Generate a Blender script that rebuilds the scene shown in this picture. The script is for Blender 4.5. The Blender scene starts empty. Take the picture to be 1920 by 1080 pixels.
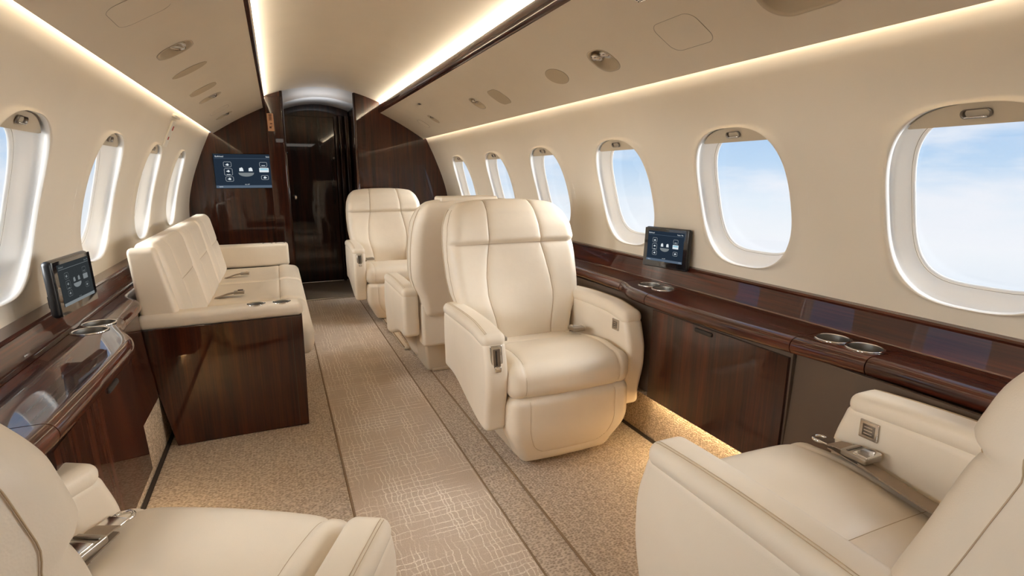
import bpy, bmesh, math, random
import numpy as np
from mathutils import Vector, Matrix
from mathutils.bvhtree import BVHTree
random.seed(7)
sc = bpy.context.scene
COL = sc.collection
PI = math.pi

# ------------------------------------------------------------------ materials
def nmat(name):
    m = bpy.data.materials.new(name); m.use_nodes = True
    nt = m.node_tree; b = nt.nodes['Principled BSDF']
    return m, nt, b
def nd(nt, t, **kw):
    n = nt.nodes.new(t)
    for k, v in kw.items(): setattr(n, k, v)
    return n
def srgb(r, g, b):
    f = lambda c: (c/255/12.92) if c/255 <= .04045 else ((c/255+.055)/1.055)**2.4
    return (f(r), f(g), f(b), 1)
def plain(name, col, rough=.5, metal=0, coat=0, spec=.5):
    m, nt, b = nmat(name)
    b.inputs['Base Color'].default_value = col; b.inputs['Roughness'].default_value = rough
    b.inputs['Metallic'].default_value = metal; b.inputs['Coat Weight'].default_value = coat
    b.inputs['Coat Roughness'].default_value = .05; b.inputs['Specular IOR Level'].default_value = spec
    # very light procedural variation
    tc = nd(nt, 'ShaderNodeTexCoord'); no = nd(nt, 'ShaderNodeTexNoise'); no.inputs['Scale'].default_value = 6
    nt.links.new(tc.outputs['Object'], no.inputs['Vector'])
    mx = nd(nt, 'ShaderNodeMixRGB', blend_type='MULTIPLY'); mx.inputs[0].default_value = .06
    mx.inputs[1].default_value = col
    nt.links.new(no.outputs['Fac'], mx.inputs[2]); nt.links.new(mx.outputs[0], b.inputs['Base Color'])
    return m
def leather(name, col, rough=.42):
    m, nt, b = nmat(name)
    tc = nd(nt, 'ShaderNodeTexCoord')
    v = nd(nt, 'ShaderNodeTexVoronoi'); v.inputs['Scale'].default_value = 420
    n1 = nd(nt, 'ShaderNodeTexNoise'); n1.inputs['Scale'].default_value = 9; n1.inputs['Detail'].default_value = 3
    nt.links.new(tc.outputs['Object'], v.inputs['Vector']); nt.links.new(tc.outputs['Object'], n1.inputs['Vector'])
    mx = nd(nt, 'ShaderNodeMixRGB'); mx.inputs[1].default_value = [c*.95 for c in col[:3]]+[1]; mx.inputs[2].default_value = [min(1, c*1.04) for c in col[:3]]+[1]
    nt.links.new(n1.outputs['Fac'], mx.inputs[0]); nt.links.new(mx.outputs[0], b.inputs['Base Color'])
    b1 = nd(nt, 'ShaderNodeBump'); b1.inputs['Strength'].default_value = .12; b1.inputs['Distance'].default_value = .0008
    nt.links.new(v.outputs['Distance'], b1.inputs['Height'])
    b2 = nd(nt, 'ShaderNodeBump'); b2.inputs['Strength'].default_value = .35; b2.inputs['Distance'].default_value = .006
    nt.links.new(n1.outputs['Fac'], b2.inputs['Height']); nt.links.new(b1.outputs['Normal'], b2.inputs['Normal'])
    nt.links.new(b2.outputs['Normal'], b.inputs['Normal'])
    b.inputs['Roughness'].default_value = rough; b.inputs['Specular IOR Level'].default_value = .45
    b.inputs['Subsurface Weight'].default_value = 0
    return m
def wood(name, axis, dark=(22, 7, 3), light=(88, 38, 16), sc_=1.0):
    """lacquered striped veneer; axis = grain direction (0,1,2)"""
    m, nt, b = nmat(name)
    tc = nd(nt, 'ShaderNodeTexCoord'); mp = nd(nt, 'ShaderNodeMapping')
    s = [26*sc_]*3; s[axis] = .9
    mp.inputs['Scale'].default_value = s
    nt.links.new(tc.outputs['Object'], mp.inputs['Vector'])
    n1 = nd(nt, 'ShaderNodeTexNoise'); n1.inputs['Scale'].default_value = 1; n1.inputs['Detail'].default_value = 8; n1.inputs['Roughness'].default_value = .65; n1.inputs['Distortion'].default_value = .3
    nt.links.new(mp.outputs[0], n1.inputs['Vector'])
    mp2 = nd(nt, 'ShaderNodeMapping'); s2 = [170]*3; s2[axis] = 4; mp2.inputs['Scale'].default_value = s2
    nt.links.new(tc.outputs['Object'], mp2.inputs['Vector'])
    n2 = nd(nt, 'ShaderNodeTexNoise'); n2.inputs['Scale'].default_value = 1; n2.inputs['Detail'].default_value = 3
    nt.links.new(mp2.outputs[0], n2.inputs['Vector'])
    ad = nd(nt, 'ShaderNodeMath', operation='MULTIPLY_ADD'); ad.inputs[1].default_value = .35
    nt.links.new(n2.outputs['Fac'], ad.inputs[0]); nt.links.new(n1.outputs['Fac'], ad.inputs[2])
    r = nd(nt, 'ShaderNodeValToRGB'); r.color_ramp.elements[0].position = .45; r.color_ramp.elements[1].position = .95
    r.color_ramp.elements[0].color = srgb(*dark); r.color_ramp.elements[1].color = srgb(*light)
    e = r.color_ramp.elements.new(.66); e.color = srgb(*[int(a*.55+c*.45) for a, c in zip(dark, light)])
    nt.links.new(ad.outputs[0], r.inputs[0]); nt.links.new(r.outputs[0], b.inputs['Base Color'])
    b.inputs['Roughness'].default_value = .45; b.inputs['Specular IOR Level'].default_value = .15
    b.inputs['Coat Weight'].default_value = 1; b.inputs['Coat Roughness'].default_value = .02; b.inputs['Coat IOR'].default_value = 1.55
    return m
def carpet(name, c1, c2, s=(150, 220, 150), bump=.0025):
    m, nt, b = nmat(name)
    tc = nd(nt, 'ShaderNodeTexCoord'); mp = nd(nt, 'ShaderNodeMapping'); mp.inputs['Scale'].default_value = s
    nt.links.new(tc.outputs['Object'], mp.inputs['Vector'])
    v = nd(nt, 'ShaderNodeTexVoronoi', distance='CHEBYCHEV'); v.inputs['Scale'].default_value = 1; v.inputs['Randomness'].default_value = .75
    nt.links.new(mp.outputs[0], v.inputs['Vector'])
    n = nd(nt, 'ShaderNodeTexNoise'); n.inputs['Scale'].default_value = 55; n.inputs['Detail'].default_value = 4
    nt.links.new(tc.outputs['Object'], n.inputs['Vector'])
    ad = nd(nt, 'ShaderNodeMath', operation='MULTIPLY_ADD'); ad.inputs[1].default_value = .6
    nt.links.new(n.outputs['Fac'], ad.inputs[0]); nt.links.new(v.outputs['Distance'], ad.inputs[2])
    r = nd(nt, 'ShaderNodeValToRGB'); r.color_ramp.elements[0].position = .35; r.color_ramp.elements[1].position = .95
    r.color_ramp.elements[0].color = srgb(*c1); r.color_ramp.elements[1].color = srgb(*c2)
    nt.links.new(ad.outputs[0], r.inputs[0]); nt.links.new(r.outputs[0], b.inputs['Base Color'])
    bp = nd(nt, 'ShaderNodeBump', invert=True); bp.inputs['Strength'].default_value = .9; bp.inputs['Distance'].default_value = bump
    nt.links.new(v.outputs['Distance'], bp.inputs['Height']); nt.links.new(bp.outputs[0], b.inputs['Normal'])
    b.inputs['Roughness'].default_value = .95; b.inputs['Specular IOR Level'].default_value = .1
    return m
def runner_mat():
    """cut pile runner with an irregular pale crosshatch"""
    m, nt, b = nmat('runner_carpet')
    L = nt.links.new
    tc = nd(nt, 'ShaderNodeTexCoord')
    nz = nd(nt, 'ShaderNodeTexNoise'); nz.inputs['Scale'].default_value = 22; nz.inputs['Detail'].default_value = 3
    L(tc.outputs['Object'], nz.inputs['Vector'])
    sub = nd(nt, 'ShaderNodeVectorMath', operation='SUBTRACT'); sub.inputs[1].default_value = (.5, .5, .5); L(nz.outputs['Color'], sub.inputs[0])
    scl = nd(nt, 'ShaderNodeVectorMath', operation='SCALE'); scl.inputs['Scale'].default_value = .028; L(sub.outputs[0], scl.inputs[0])
    add = nd(nt, 'ShaderNodeVectorMath', operation='ADD'); L(tc.outputs['Object'], add.inputs[0]); L(scl.outputs[0], add.inputs[1])
    sep = nd(nt, 'ShaderNodeSeparateXYZ'); L(add.outputs[0], sep.inputs[0])
    def lines(sock, freq, seed, thr, other):
        # random 1-D cells -> thin lines at the cell borders
        mul = nd(nt, 'ShaderNodeMath', operation='MULTIPLY_ADD'); mul.inputs[1].default_value = freq; mul.inputs[2].default_value = seed; L(sock, mul.inputs[0])
        v = nd(nt, 'ShaderNodeTexVoronoi', voronoi_dimensions='1D', feature='DISTANCE_TO_EDGE'); v.inputs['Scale'].default_value = 1
        L(mul.outputs[0], v.inputs['W'])
        mr = nd(nt, 'ShaderNodeMapRange'); mr.inputs['From Min'].default_value = thr; mr.inputs['From Max'].default_value = thr*.35
        L(v.outputs['Distance'], mr.inputs['Value'])
        # patchy presence
        mp = nd(nt, 'ShaderNodeMapping'); mp.inputs['Location'].default_value = (seed, seed*2, 0); mp.inputs['Scale'].default_value = (9, 9, 9) if other is None else other
        L(tc.outputs['Object'], mp.inputs['Vector'])
        n = nd(nt, 'ShaderNodeTexNoise'); n.inputs['Scale'].default_value = 1; n.inputs['Detail'].default_value = 3; L(mp.outputs[0], n.inputs['Vector'])
        m2 = nd(nt, 'ShaderNodeMapRange'); m2.inputs['From Min'].default_value = .40; m2.inputs['From Max'].default_value = .56; L(n.outputs['Fac'], m2.inputs['Value'])
        mm = nd(nt, 'ShaderNodeMath', operation='MULTIPLY'); L(mr.outputs[0], mm.inputs[0]); L(m2.outputs[0], mm.inputs[1])
        return mm.outputs[0]
    a = lines(sep.outputs['X'], 52, 3.1, .14, (14, 3, 5))
    c = lines(sep.outputs['Y'], 34, 8.7, .10, (5, 9, 5))
    mx = nd(nt, 'ShaderNodeMath', operation='MAXIMUM'); L(a, mx.inputs[0]); L(c, mx.inputs[1])
    fz = nd(nt, 'ShaderNodeTexNoise'); fz.inputs['Scale'].default_value = 260; fz.inputs['Detail'].default_value = 3; L(tc.outputs['Object'], fz.inputs['Vector'])
    f2 = nd(nt, 'ShaderNodeMapRange'); f2.inputs['From Min'].default_value = .25; f2.inputs['From Max'].default_value = .6; L(fz.outputs['Fac'], f2.inputs['Value'])
    mm = nd(nt, 'ShaderNodeMath', operation='MULTIPLY'); L(mx.outputs[0], mm.inputs[0]); L(f2.outputs[0], mm.inputs[1])
    base = nd(nt, 'ShaderNodeMixRGB'); base.inputs[1].default_value = srgb(178, 160, 142); base.inputs[2].default_value = srgb(214, 197, 178)
    L(fz.outputs['Fac'], base.inputs[0])
    col = nd(nt, 'ShaderNodeMixRGB'); col.inputs[2].default_value = srgb(250, 240, 226); L(base.outputs[0], col.inputs[1]); L(mm.outputs[0], col.inputs[0])
    L(col.outputs[0], b.inputs['Base Color'])
    h = nd(nt, 'ShaderNodeMath', operation='MULTIPLY_ADD'); h.inputs[1].default_value = -.6; L(mm.outputs[0], h.inputs[0]); L(fz.outputs['Fac'], h.inputs[2])
    bp = nd(nt, 'ShaderNodeBump'); bp.inputs['Strength'].default_value = .8; bp.inputs['Distance'].default_value = .003
    L(h.outputs[0], bp.inputs['Height']); L(bp.outputs[0], b.inputs['Normal'])
    b.inputs['Roughness'].default_value = .95; b.inputs['Specular IOR Level'].default_value = .1
    b.inputs['Sheen Weight'].default_value = .2
    return m
def emit(name, col, s):
    m = bpy.data.materials.new(name); m.use_nodes = True; nt = m.node_tree; nt.nodes.clear()
    e = nd(nt, 'ShaderNodeEmission'); e.inputs[0].default_value = col; e.inputs[1].default_value = s
    o = nd(nt, 'ShaderNodeOutputMaterial'); nt.links.new(e.outputs[0], o.inputs[0]); return m
def glass_mat():
    m = bpy.data.materials.new('window_glass'); m.use_nodes = True; nt = m.node_tree; nt.nodes.clear()
    t = nd(nt, 'ShaderNodeBsdfTransparent'); t.inputs[0].default_value = (.97, .985, 1, 1)
    g = nd(nt, 'ShaderNodeBsdfGlossy'); g.inputs['Roughness'].default_value = .02
    f = nd(nt, 'ShaderNodeLayerWeight'); f.inputs[0].default_value = .5
    pw = nd(nt, 'ShaderNodeMath', operation='POWER'); pw.inputs[1].default_value = 5; nt.links.new(f.outputs['Facing'], pw.inputs[0])
    ma = nd(nt, 'ShaderNodeMath', operation='MULTIPLY_ADD'); ma.inputs[1].default_value = .35; ma.inputs[2].default_value = .03; nt.links.new(pw.outputs[0], ma.inputs[0])
    mx = nd(nt, 'ShaderNodeMixShader'); o = nd(nt, 'ShaderNodeOutputMaterial')
    nt.links.new(ma.outputs[0], mx.inputs[0]); nt.links.new(t.outputs[0], mx.inputs[1]); nt.links.new(g.outputs[0], mx.inputs[2])
    nt.links.new(mx.outputs[0], o.inputs[0]); return m

M = {}
M['leather'] = leather('cream_leather', srgb(229, 217, 198))
M['stitch'] = plain('stitch_thread', srgb(192, 170, 140), .8)
M['shell'] = plain('beige_shell', srgb(204, 190, 168), .45)
M['wall'] = plain('cream_wall_liner', srgb(226, 216, 199), .6, spec=.3)
M['ceil'] = plain('cream_ceiling_liner', srgb(226, 216, 199), .6, spec=.3)
M['vent'] = plain('fixture_plastic', srgb(196, 182, 158), .5)
M['ovalcover'] = plain('speaker_cloth', srgb(190, 175, 150), .8)
M['reveal'] = plain('window_reveal_white', srgb(252, 248, 240), .5)
M['seal'] = plain('grey_seal', srgb(150, 140, 126), .6)
M['shade'] = plain('window_shade_beige', srgb(198, 184, 160), .5)
M['wood_v'] = wood('mahogany_upright_grain', 2)
M['wood_y'] = wood('mahogany_long_grain', 1, dark=(30, 9, 4), light=(100, 41, 19))
M['wood_dark'] = wood('mahogany_dark_door', 2, dark=(18, 7, 4), light=(62, 30, 16))
M['taupe'] = plain('taupe_fabric', srgb(92, 76, 62), .75)
M['loop'] = carpet('loop_carpet', (150, 133, 116), (216, 201, 183), s=(95, 140, 95), bump=.004)
M['kick'] = carpet('kick_carpet', (150, 130, 106), (226, 206, 178), s=(90, 90, 170), bump=.004)
M['runner'] = runner_mat()
M['bind'] = plain('carpet_binding', srgb(140, 118, 94), .9)
M['dark_gap'] = plain('dark_gap', srgb(48, 38, 30), .8)
M['mat_grey'] = plain('grey_entry_mat', srgb(124, 112, 98), .85)
M['metal'] = plain('brushed_nickel', (.62, .58, .53, 1), .25, 1)
M['cup_steel'] = plain('cup_steel', (.58, .55, .50, 1), .32, 1)
M['metal_dark'] = plain('dark_nickel', (.25, .22, .19, 1), .3, 1)
M['chrome'] = plain('chrome', (.8, .78, .75, 1), .12, 1)
M['strap'] = plain('belt_webbing', srgb(146, 128, 108), .6)
M['buckle'] = plain('buckle_metal', (.40, .36, .31, 1), .28, .95)
M['black'] = plain('black_plastic', srgb(22, 22, 24), .3)
M['screen'] = emit('screen_blue', srgb(34, 45, 58), 1.0)
M['screen_bar'] = emit('screen_bar', srgb(84, 98, 114), 1.0)
M['screen_dim'] = emit('screen_dim_blue', srgb(46, 50, 52), 1.0)
M['ink'] = emit('screen_white', srgb(215, 222, 226), 1.0)
M['ink_dim'] = emit('screen_grey', srgb(120, 126, 128), 1.0)
M['ink_blue'] = emit('screen_light_blue', srgb(150, 195, 212), 1.0)
M['glassy'] = plain('screen_cover_black', (.01, .01, .012, 1), .06, 0, 1)
M['placard'] = plain('placard_copper', srgb(206, 160, 128), .35, .3)
M['placard_ink'] = plain('placard_ink', srgb(84, 46, 30), .6)
M['white'] = plain('white_plastic', srgb(232, 226, 212), .5)
M['red'] = plain('red_print', srgb(176, 44, 30), .6)
M['grey_arch'] = plain('grey_white_liner', srgb(214, 212, 208), .6)
M['glass'] = glass_mat()
WARM = (1, .80, .55, 1)
M['led'] = emit('cove_led', (1, .90, .74, 1), 40)
M['led_ceil'] = emit('ceiling_cove_led', (1, .90, .74, 1), 90)
M['led_floor'] = emit('floor_led', (1, .72, .38, 1), 40)
M['lens'] = plain('lamp_lens', (.7, .66, .6, 1), .1, .3, 1)

# ------------------------------------------------------------------ helpers
def tag(o, label=None, cat=None, group=None, kind=None):
    if label: o['label'] = label
    if cat: o['category'] = cat
    if group: o['group'] = group
    if kind: o['kind'] = kind
    return o
def mesh_obj(name, V, F, mat, parent=None, smooth=True, mi=None):
    me = bpy.data.meshes.new(name); me.from_pydata([tuple(v) for v in V], [], F)
    mats = mat if isinstance(mat, (list, tuple)) else [mat]
    for m in mats: me.materials.append(m)
    if mi is not None: me.polygons.foreach_set('material_index', mi)
    me.polygons.foreach_set('use_smooth', [smooth]*len(me.polygons)); me.update()
    o = bpy.data.objects.new(name, me); COL.objects.link(o)
    if parent: o.parent = parent
    return o
def from_bm(name, bm, mat, parent=None, smooth=True, recalc=True):
    if recalc: bmesh.ops.recalc_face_normals(bm, faces=bm.faces)
    me = bpy.data.meshes.new(name); bm.to_mesh(me); bm.free()
    for m in (mat if isinstance(mat, (list, tuple)) else [mat]): me.materials.append(m)
    me.polygons.foreach_set('use_smooth', [smooth]*len(me.polygons)); me.update()
    o = bpy.data.objects.new(name, me); COL.objects.link(o)
    if parent: o.parent = parent
    return o
def empty(name, loc=(0, 0, 0), rz=0):
    o = bpy.data.objects.new(name, None); COL.objects.link(o); o.location = loc; o.rotation_euler = (0, 0, rz); o.empty_display_size = .1
    return o
def struct(o): o['kind'] = 'structure'; return o

def axis_samples(h, r, step):
    ts = [r*math.tan(a) for a in np.linspace(0, PI/4, 5)]
    inner = h-r
    n = max(1, int(math.ceil(2*inner/step)))
    mid = list(np.linspace(-inner, inner, n+1)) if inner > 1e-6 else [0.0]
    pos = [inner+t for t in ts[1:]]
    return [-p for p in reversed(pos)]+mid+pos
def rbox_data(hx, hy, hz, r, step):
    A = [axis_samples(h, r, s) for h, s in zip((hx, hy, hz), step if isinstance(step, (list, tuple)) else (step,)*3)]
    n = [len(a) for a in A]; H = (hx, hy, hz)
    idx = {}; V = []; F = []
    def vid(i, j, k):
        key = (i, j, k)
        if key not in idx:
            idx[key] = len(V); V.append((A[0][i], A[1][j], A[2][k]))
        return idx[key]
    for ax in range(3):
        b, c = [(1, 2), (2, 0), (0, 1)][ax]
        for side in (0, n[ax]-1):
            for p in range(n[b]-1):
                for q in range(n[c]-1):
                    def g(pp, qq):
                        t = [0, 0, 0]; t[ax] = side; t[b] = pp; t[c] = qq; return vid(*t)
                    f = [g(p, q), g(p+1, q), g(p+1, q+1), g(p, q+1)]
                    if side == 0: f.reverse()
                    F.append(f)
    V = np.array(V); Hn = np.array(H)
    inner = np.clip(V, -(Hn-r), Hn-r); d = V-inner
    L = np.linalg.norm(d, axis=1); L[L < 1e-9] = 1
    N = d/L[:, None]
    return inner+N*r, N, F
def dist_poly(P, line):
    """distance of points P (n,2) to polyline"""
    best = np.full(len(P), 1e9)
    for a, b in zip(line[:-1], line[1:]):
        a = np.array(a, float); b = np.array(b, float); ab = b-a; L2 = (ab@ab) or 1e-12
        t = np.clip(((P-a)@ab)/L2, 0, 1); q = a+t[:, None]*ab
        best = np.minimum(best, np.hypot(*(P-q).T))
    return best
def pad(name, size, centre, r, mat, parent=None, step=.02, grooves=(), warp=None, crown=None, seam=True, lift=0):
    """upholstered block. grooves: (axis 'x+','y-'.., [polylines in the two other axes (centred coords)], depth, sigma, pillow depth)"""
    hx, hy, hz = [s/2 for s in size]; H = (hx, hy, hz)
    r = min(r, hx, hy, hz)*.999
    V, N, F = rbox_data(hx, hy, hz, r, step)
    nv = len(V); spans = []; extra = []; P0 = V.copy()
    if seam:
        for g in grooves:
            i = 'xyz'.index(g[0][0]); sg = 1 if g[0][1] == '+' else -1
            oth = [k for k in range(3) if k != i]
            for ln in g[1]:
                pts = []
                for a, b in zip(ln[:-1], ln[1:]):
                    n = max(1, int(math.hypot(b[0]-a[0], b[1]-a[1])/.008))
                    pts += [(a[0]+(b[0]-a[0])*k/n, a[1]+(b[1]-a[1])*k/n) for k in range(n)]
                pts.append(ln[-1])
                q = []
                for p in pts:
                    if abs(p[0]) > H[oth[0]]-r*.25 or abs(p[1]) > H[oth[1]]-r*.25: continue
                    v = [0, 0, 0]; v[i] = sg*H[i]; v[oth[0]] = p[0]; v[oth[1]] = p[1]; q.append(v)
                if len(q) > 2: spans.append((nv+len(extra), len(q))); extra += q
    if extra:
        E = np.array(extra, float); Hn = np.array(H); inn = np.clip(E, -(Hn-r), Hn-r); d = E-inn
        Ln = np.linalg.norm(d, axis=1); NE = d/Ln[:, None]
        V = np.vstack([V, inn+NE*r]); N = np.vstack([N, NE]); P0 = np.vstack([P0, E])
    if crown:
        for ax, amt in crown:
            i = 'xyz'.index(ax[0]); s = 1 if ax[1] == '+' else -1
            oth = [k for k in range(3) if k != i]; h = [H[k] for k in oth]
            w = np.clip(N[:, i]*s, 0, 1)
            u = np.clip(1-(P0[:, oth[0]]/h[0])**2, 0, 1)*np.clip(1-(P0[:, oth[1]]/h[1])**2, 0, 1)
            V[:, i] += s*amt*w*u**.7
    for g in grooves:
        ax, lines, depth, sig, pil = g
        i = 'xyz'.index(ax[0]); s = 1 if ax[1] == '+' else -1
        oth = [k for k in range(3) if k != i]
        w = np.clip(N[:, i]*s*1.5, 0, 1)
        D = np.full(len(V), 1e9)
        for ln in lines: D = np.minimum(D, dist_poly(P0[:, oth], ln))
        V -= N*((depth*np.exp(-(D/sig)**2)+pil*np.exp(-(D/(sig*4.5))**2))*w)[:, None]
    if extra: V[nv:] += N[nv:]*(.0008+lift)
    V = V+np.array(centre)
    if warp: V = warp(V)
    o = mesh_obj(name, V[:nv].tolist(), F, mat, parent)
    if spans and mat is M.get('leather'):
        multi_tube('stitching', [V[a:a+n].tolist() for a, n in spans], .0008, M['stitch'], o, n=5)
    return o
def tube_data(pts, r, n=8, caps=True):
    pts = [Vector(p) for p in pts]; V = []; F = []
    up = Vector((0, 0, 1))
    prev = None
    for i, p in enumerate(pts):
        t = (pts[min(i+1, len(pts)-1)]-pts[max(i-1, 0)]).normalized()
        if prev is None:
            a = t.orthogonal().normalized()
        else:
            a = (prev-t*prev.dot(t)).normalized()
        prev = a; b = t.cross(a)
        rr = r[i] if isinstance(r, (list, tuple)) else r
        for k in range(n):
            an = 2*PI*k/n; V.append(p+a*math.cos(an)*rr+b*math.sin(an)*rr)
    for i in range(len(pts)-1):
        for k in range(n):
            F.append([i*n+k, i*n+(k+1) % n, (i+1)*n+(k+1) % n, (i+1)*n+k])
    if caps:
        F.append([k for k in reversed(range(n))]); F.append([(len(pts)-1)*n+k for k in range(n)])
    return V, F
def tube(name, pts, r, mat, parent=None, n=8):
    V, F = tube_data(pts, r, n); return mesh_obj(name, V, F, mat, parent)
def multi_tube(name, paths, r, mat, parent=None, n=6):
    V = []; F = []
    for p in paths:
        v, f = tube_data(p, r, n); o = len(V); V += v; F += [[i+o for i in q] for q in f]
    return mesh_obj(name, V, F, mat, parent)
def lathe(name, prof, mat, parent=None, n=40, centre=(0, 0, 0), closed=False, sx=1, sy=1):
    V = []; F = []
    for (r, z) in prof:
        for k in range(n):
            a = 2*PI*k/n; V.append((centre[0]+r*math.cos(a)*sx, centre[1]+r*math.sin(a)*sy, centre[2]+z))
    m = len(prof)
    for i in range(m-1):
        for k in range(n): F.append([i*n+k, i*n+(k+1) % n, (i+1)*n+(k+1) % n, (i+1)*n+k])
    if closed:
        F.append([k for k in reversed(range(n))]); F.append([(m-1)*n+k for k in range(n)])
    o = mesh_obj(name, V, F, mat, parent); return o
def box_bm(bm, x0, x1, y0, y1, z0, z1, bev=0):
    r = bmesh.ops.create_cube(bm, size=1)
    vs = r['verts']
    for v in vs:
        v.co = ((x0+x1)/2+v.co.x*(x1-x0), (y0+y1)/2+v.co.y*(y1-y0), (z0+z1)/2+v.co.z*(z1-z0))
    if bev:
        es = list({e for v in vs for e in v.link_edges})
        bmesh.ops.bevel(bm, geom=es, offset=bev, segments=3, affect='EDGES', profile=.5)
def box(name, b, mat, parent=None, bev=0, smooth=None):
    bm = bmesh.new(); box_bm(bm, *b, bev=bev); return from_bm(name, bm, mat, parent, smooth=(bev > 0) if smooth is None else smooth)
def extrude_y(name, prof, ys, mat, parent=None, closed=False, smooth=True, cap=False, offs=None):
    """sweep (x,z) profile along y; offs(y) -> function on profile"""
    V = []; F = []; m = len(prof)
    for y in ys:
        for (x, z) in prof:
            dx = offs(x, y, z) if offs else 0
            V.append((x+dx, y, z))
    e = m if closed else m-1
    for i in range(len(ys)-1):
        for k in range(e): F.append([i*m+k, i*m+(k+1) % m, (i+1)*m+(k+1) % m, (i+1)*m+k])
    if cap:
        F.append(list(range(m))); F.append([(len(ys)-1)*m+k for k in reversed(range(m))])
    bm = bmesh.new(); me = bpy.data.meshes.new('t'); me.from_pydata(V, [], F); bm.from_mesh(me); bpy.data.meshes.remove(me)
    return from_bm(name, bm, mat, parent, smooth)
def poly_prism(name, pts, axis, a0, a1, mat, parent=None, bev=0, smooth=False):
    """closed 2D polygon extruded along axis"""
    n = len(pts); V = []
    for a in (a0, a1):
        for (p, q) in pts:
            V.append({'x': (a, p, q), 'y': (p, a, q), 'z': (p, q, a)}[axis])
    F = [list(range(n)), [n+k for k in reversed(range(n))]]+[[k, (k+1) % n, n+(k+1) % n, n+k] for k in range(n)]
    bm = bmesh.new(); vs = [bm.verts.new(v) for v in V]
    for f in F: bm.faces.new([vs[i] for i in f])
    if bev:
        es = [e for e in bm.edges if all(len(f.verts) == n for f in e.link_faces[:1]) or any(len(f.verts) == n for f in e.link_faces)]
        bmesh.ops.bevel(bm, geom=es, offset=bev, segments=3, affect='EDGES', profile=.5)
    o = from_bm(name, bm, mat, parent, smooth)
    return o
def shade_auto(o, ang=35):
    me = o.data; me.polygons.foreach_set('use_smooth', [True]*len(me.polygons))
    bm = bmesh.new(); bm.from_mesh(me)
    for e in bm.edges:
        if len(e.link_faces) == 2 and e.calc_face_angle(0) > math.radians(ang): e.smooth = False
    bm.to_mesh(me); bm.free(); return o
def rrect(w, h, r, n=6, cx=0, cy=0):
    P = []
    for (sx, sy, a0) in ((1, 1, 0), (-1, 1, 90), (-1, -1, 180), (1, -1, 270)):
        for k in range(n+1):
            a = math.radians(a0+90*k/n); P.append((cx+sx*(w/2-r)+r*math.cos(a), cy+sy*(h/2-r)+r*math.sin(a)))
    return P
def superell(a, b, n, N):
    P = []
    for k in range(N):
        t = 2*PI*k/N; c, s = math.cos(t), math.sin(t)
        P.append((a*math.copysign(abs(c)**(2/n), c), b*math.copysign(abs(s)**(2/n), s)))
    return P
def ribbon(name, pts, w, side, mat, parent=None, th=.0016):
    """flat webbing strap along pts; side = width direction"""
    side = Vector(side).normalized(); V = []; F = []
    pts = [Vector(p) for p in pts]
    for i, p in enumerate(pts):
        t = (pts[min(i+1, len(pts)-1)]-pts[max(i-1, 0)]).normalized()
        s = (side-t*side.dot(t)).normalized(); n = t.cross(s)
        for (a, b) in ((-1, -1), (1, -1), (1, 1), (-1, 1)): V.append(p+s*(w/2*a)+n*(th*b))
    for i in range(len(pts)-1):
        for k in range(4): F.append([i*4+k, i*4+(k+1) % 4, (i+1)*4+(k+1) % 4, (i+1)*4+k])
    F.append([3, 2, 1, 0]); F.append([(len(pts)-1)*4+k for k in range(4)])
    o = mesh_obj(name, V, F, mat, parent, smooth=False); return o
def sstep(a, b, x):
    t = np.clip((x-a)/(b-a), 0, 1); return t*t*(3-2*t)
_bvh = {}
def project_line(obj, pts, d, off=.0006, dens=.01):
    """drop a polyline on to a mesh along d"""
    k = obj.data.name
    if k not in _bvh:
        me = obj.data; _bvh[k] = BVHTree.FromPolygons([v.co.copy() for v in me.vertices], [list(p.vertices) for p in me.polygons])
    bv = _bvh[k]; d = Vector(d).normalized(); out = []
    P = []
    for a, b in zip(pts[:-1], pts[1:]):
        a = Vector(a); b = Vector(b); n = max(1, int((b-a).length/dens))
        for i in range(n): P.append(a.lerp(b, i/n))
    P.append(Vector(pts[-1]))
    for p in P:
        h = bv.ray_cast(p-d*.6, d)
        if h[0] is not None: out.append(h[0]+h[1]*off if h[1].dot(d) < 0 else h[0]-h[1]*off)
    return out
def stitch(obj, lines, d, parent, r=.0011):
    paths = []
    for ln in lines:
        q = project_line(obj, ln, d)
        if len(q) > 2: paths.append(q)
    if paths: return multi_tube('stitching', paths, r, M['stitch'], parent, n=5)

# ------------------------------------------------------------------ cabin shell
Y0, Y1 = -2.2, 5.2
WP = [(.80, 1.600), (.865, 1.550), (.905, 1.490), (.945, 1.405), (.982, 1.325), (1.015, 1.245), (1.050, 1.155), (1.080, 1.065), (1.104, .975),
      (1.118, .900), (1.126, .825), (1.128, .750), (1.124, .660), (1.112, .560), (1.085, .420), (1.05, .28), (1.01, .14), (.965, 0)]
# smooth it (Catmull-Rom)
def catmull(P, n=6):
    out = []
    for i in range(len(P)-1):
        p0 = P[max(i-1, 0)]; p1 = P[i]; p2 = P[i+1]; p3 = P[min(i+2, len(P)-1)]
        for k in range(n):
            t = k/n
            out.append(tuple(.5*((2*b)+(-a+c)*t+(2*a-5*b+4*c-d)*t*t+(-a+3*b-3*c+d)*t**3) for a, b, c, d in zip(p0, p1, p2, p3)))
    out.append(P[-1]); return out
WPs = catmull(WP)
_zs = np.array([p[1] for p in WPs])[::-1]; _xs = np.array([p[0] for p in WPs])[::-1]
def wx(z): return float(np.interp(z, _zs, _xs))
def wn(z):
    dx = (wx(z+.01)-wx(z-.01))/.02; n = Vector((-1, 0, dx)); n.normalize(); return n   # pointing into the cabin for the +x wall

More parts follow.
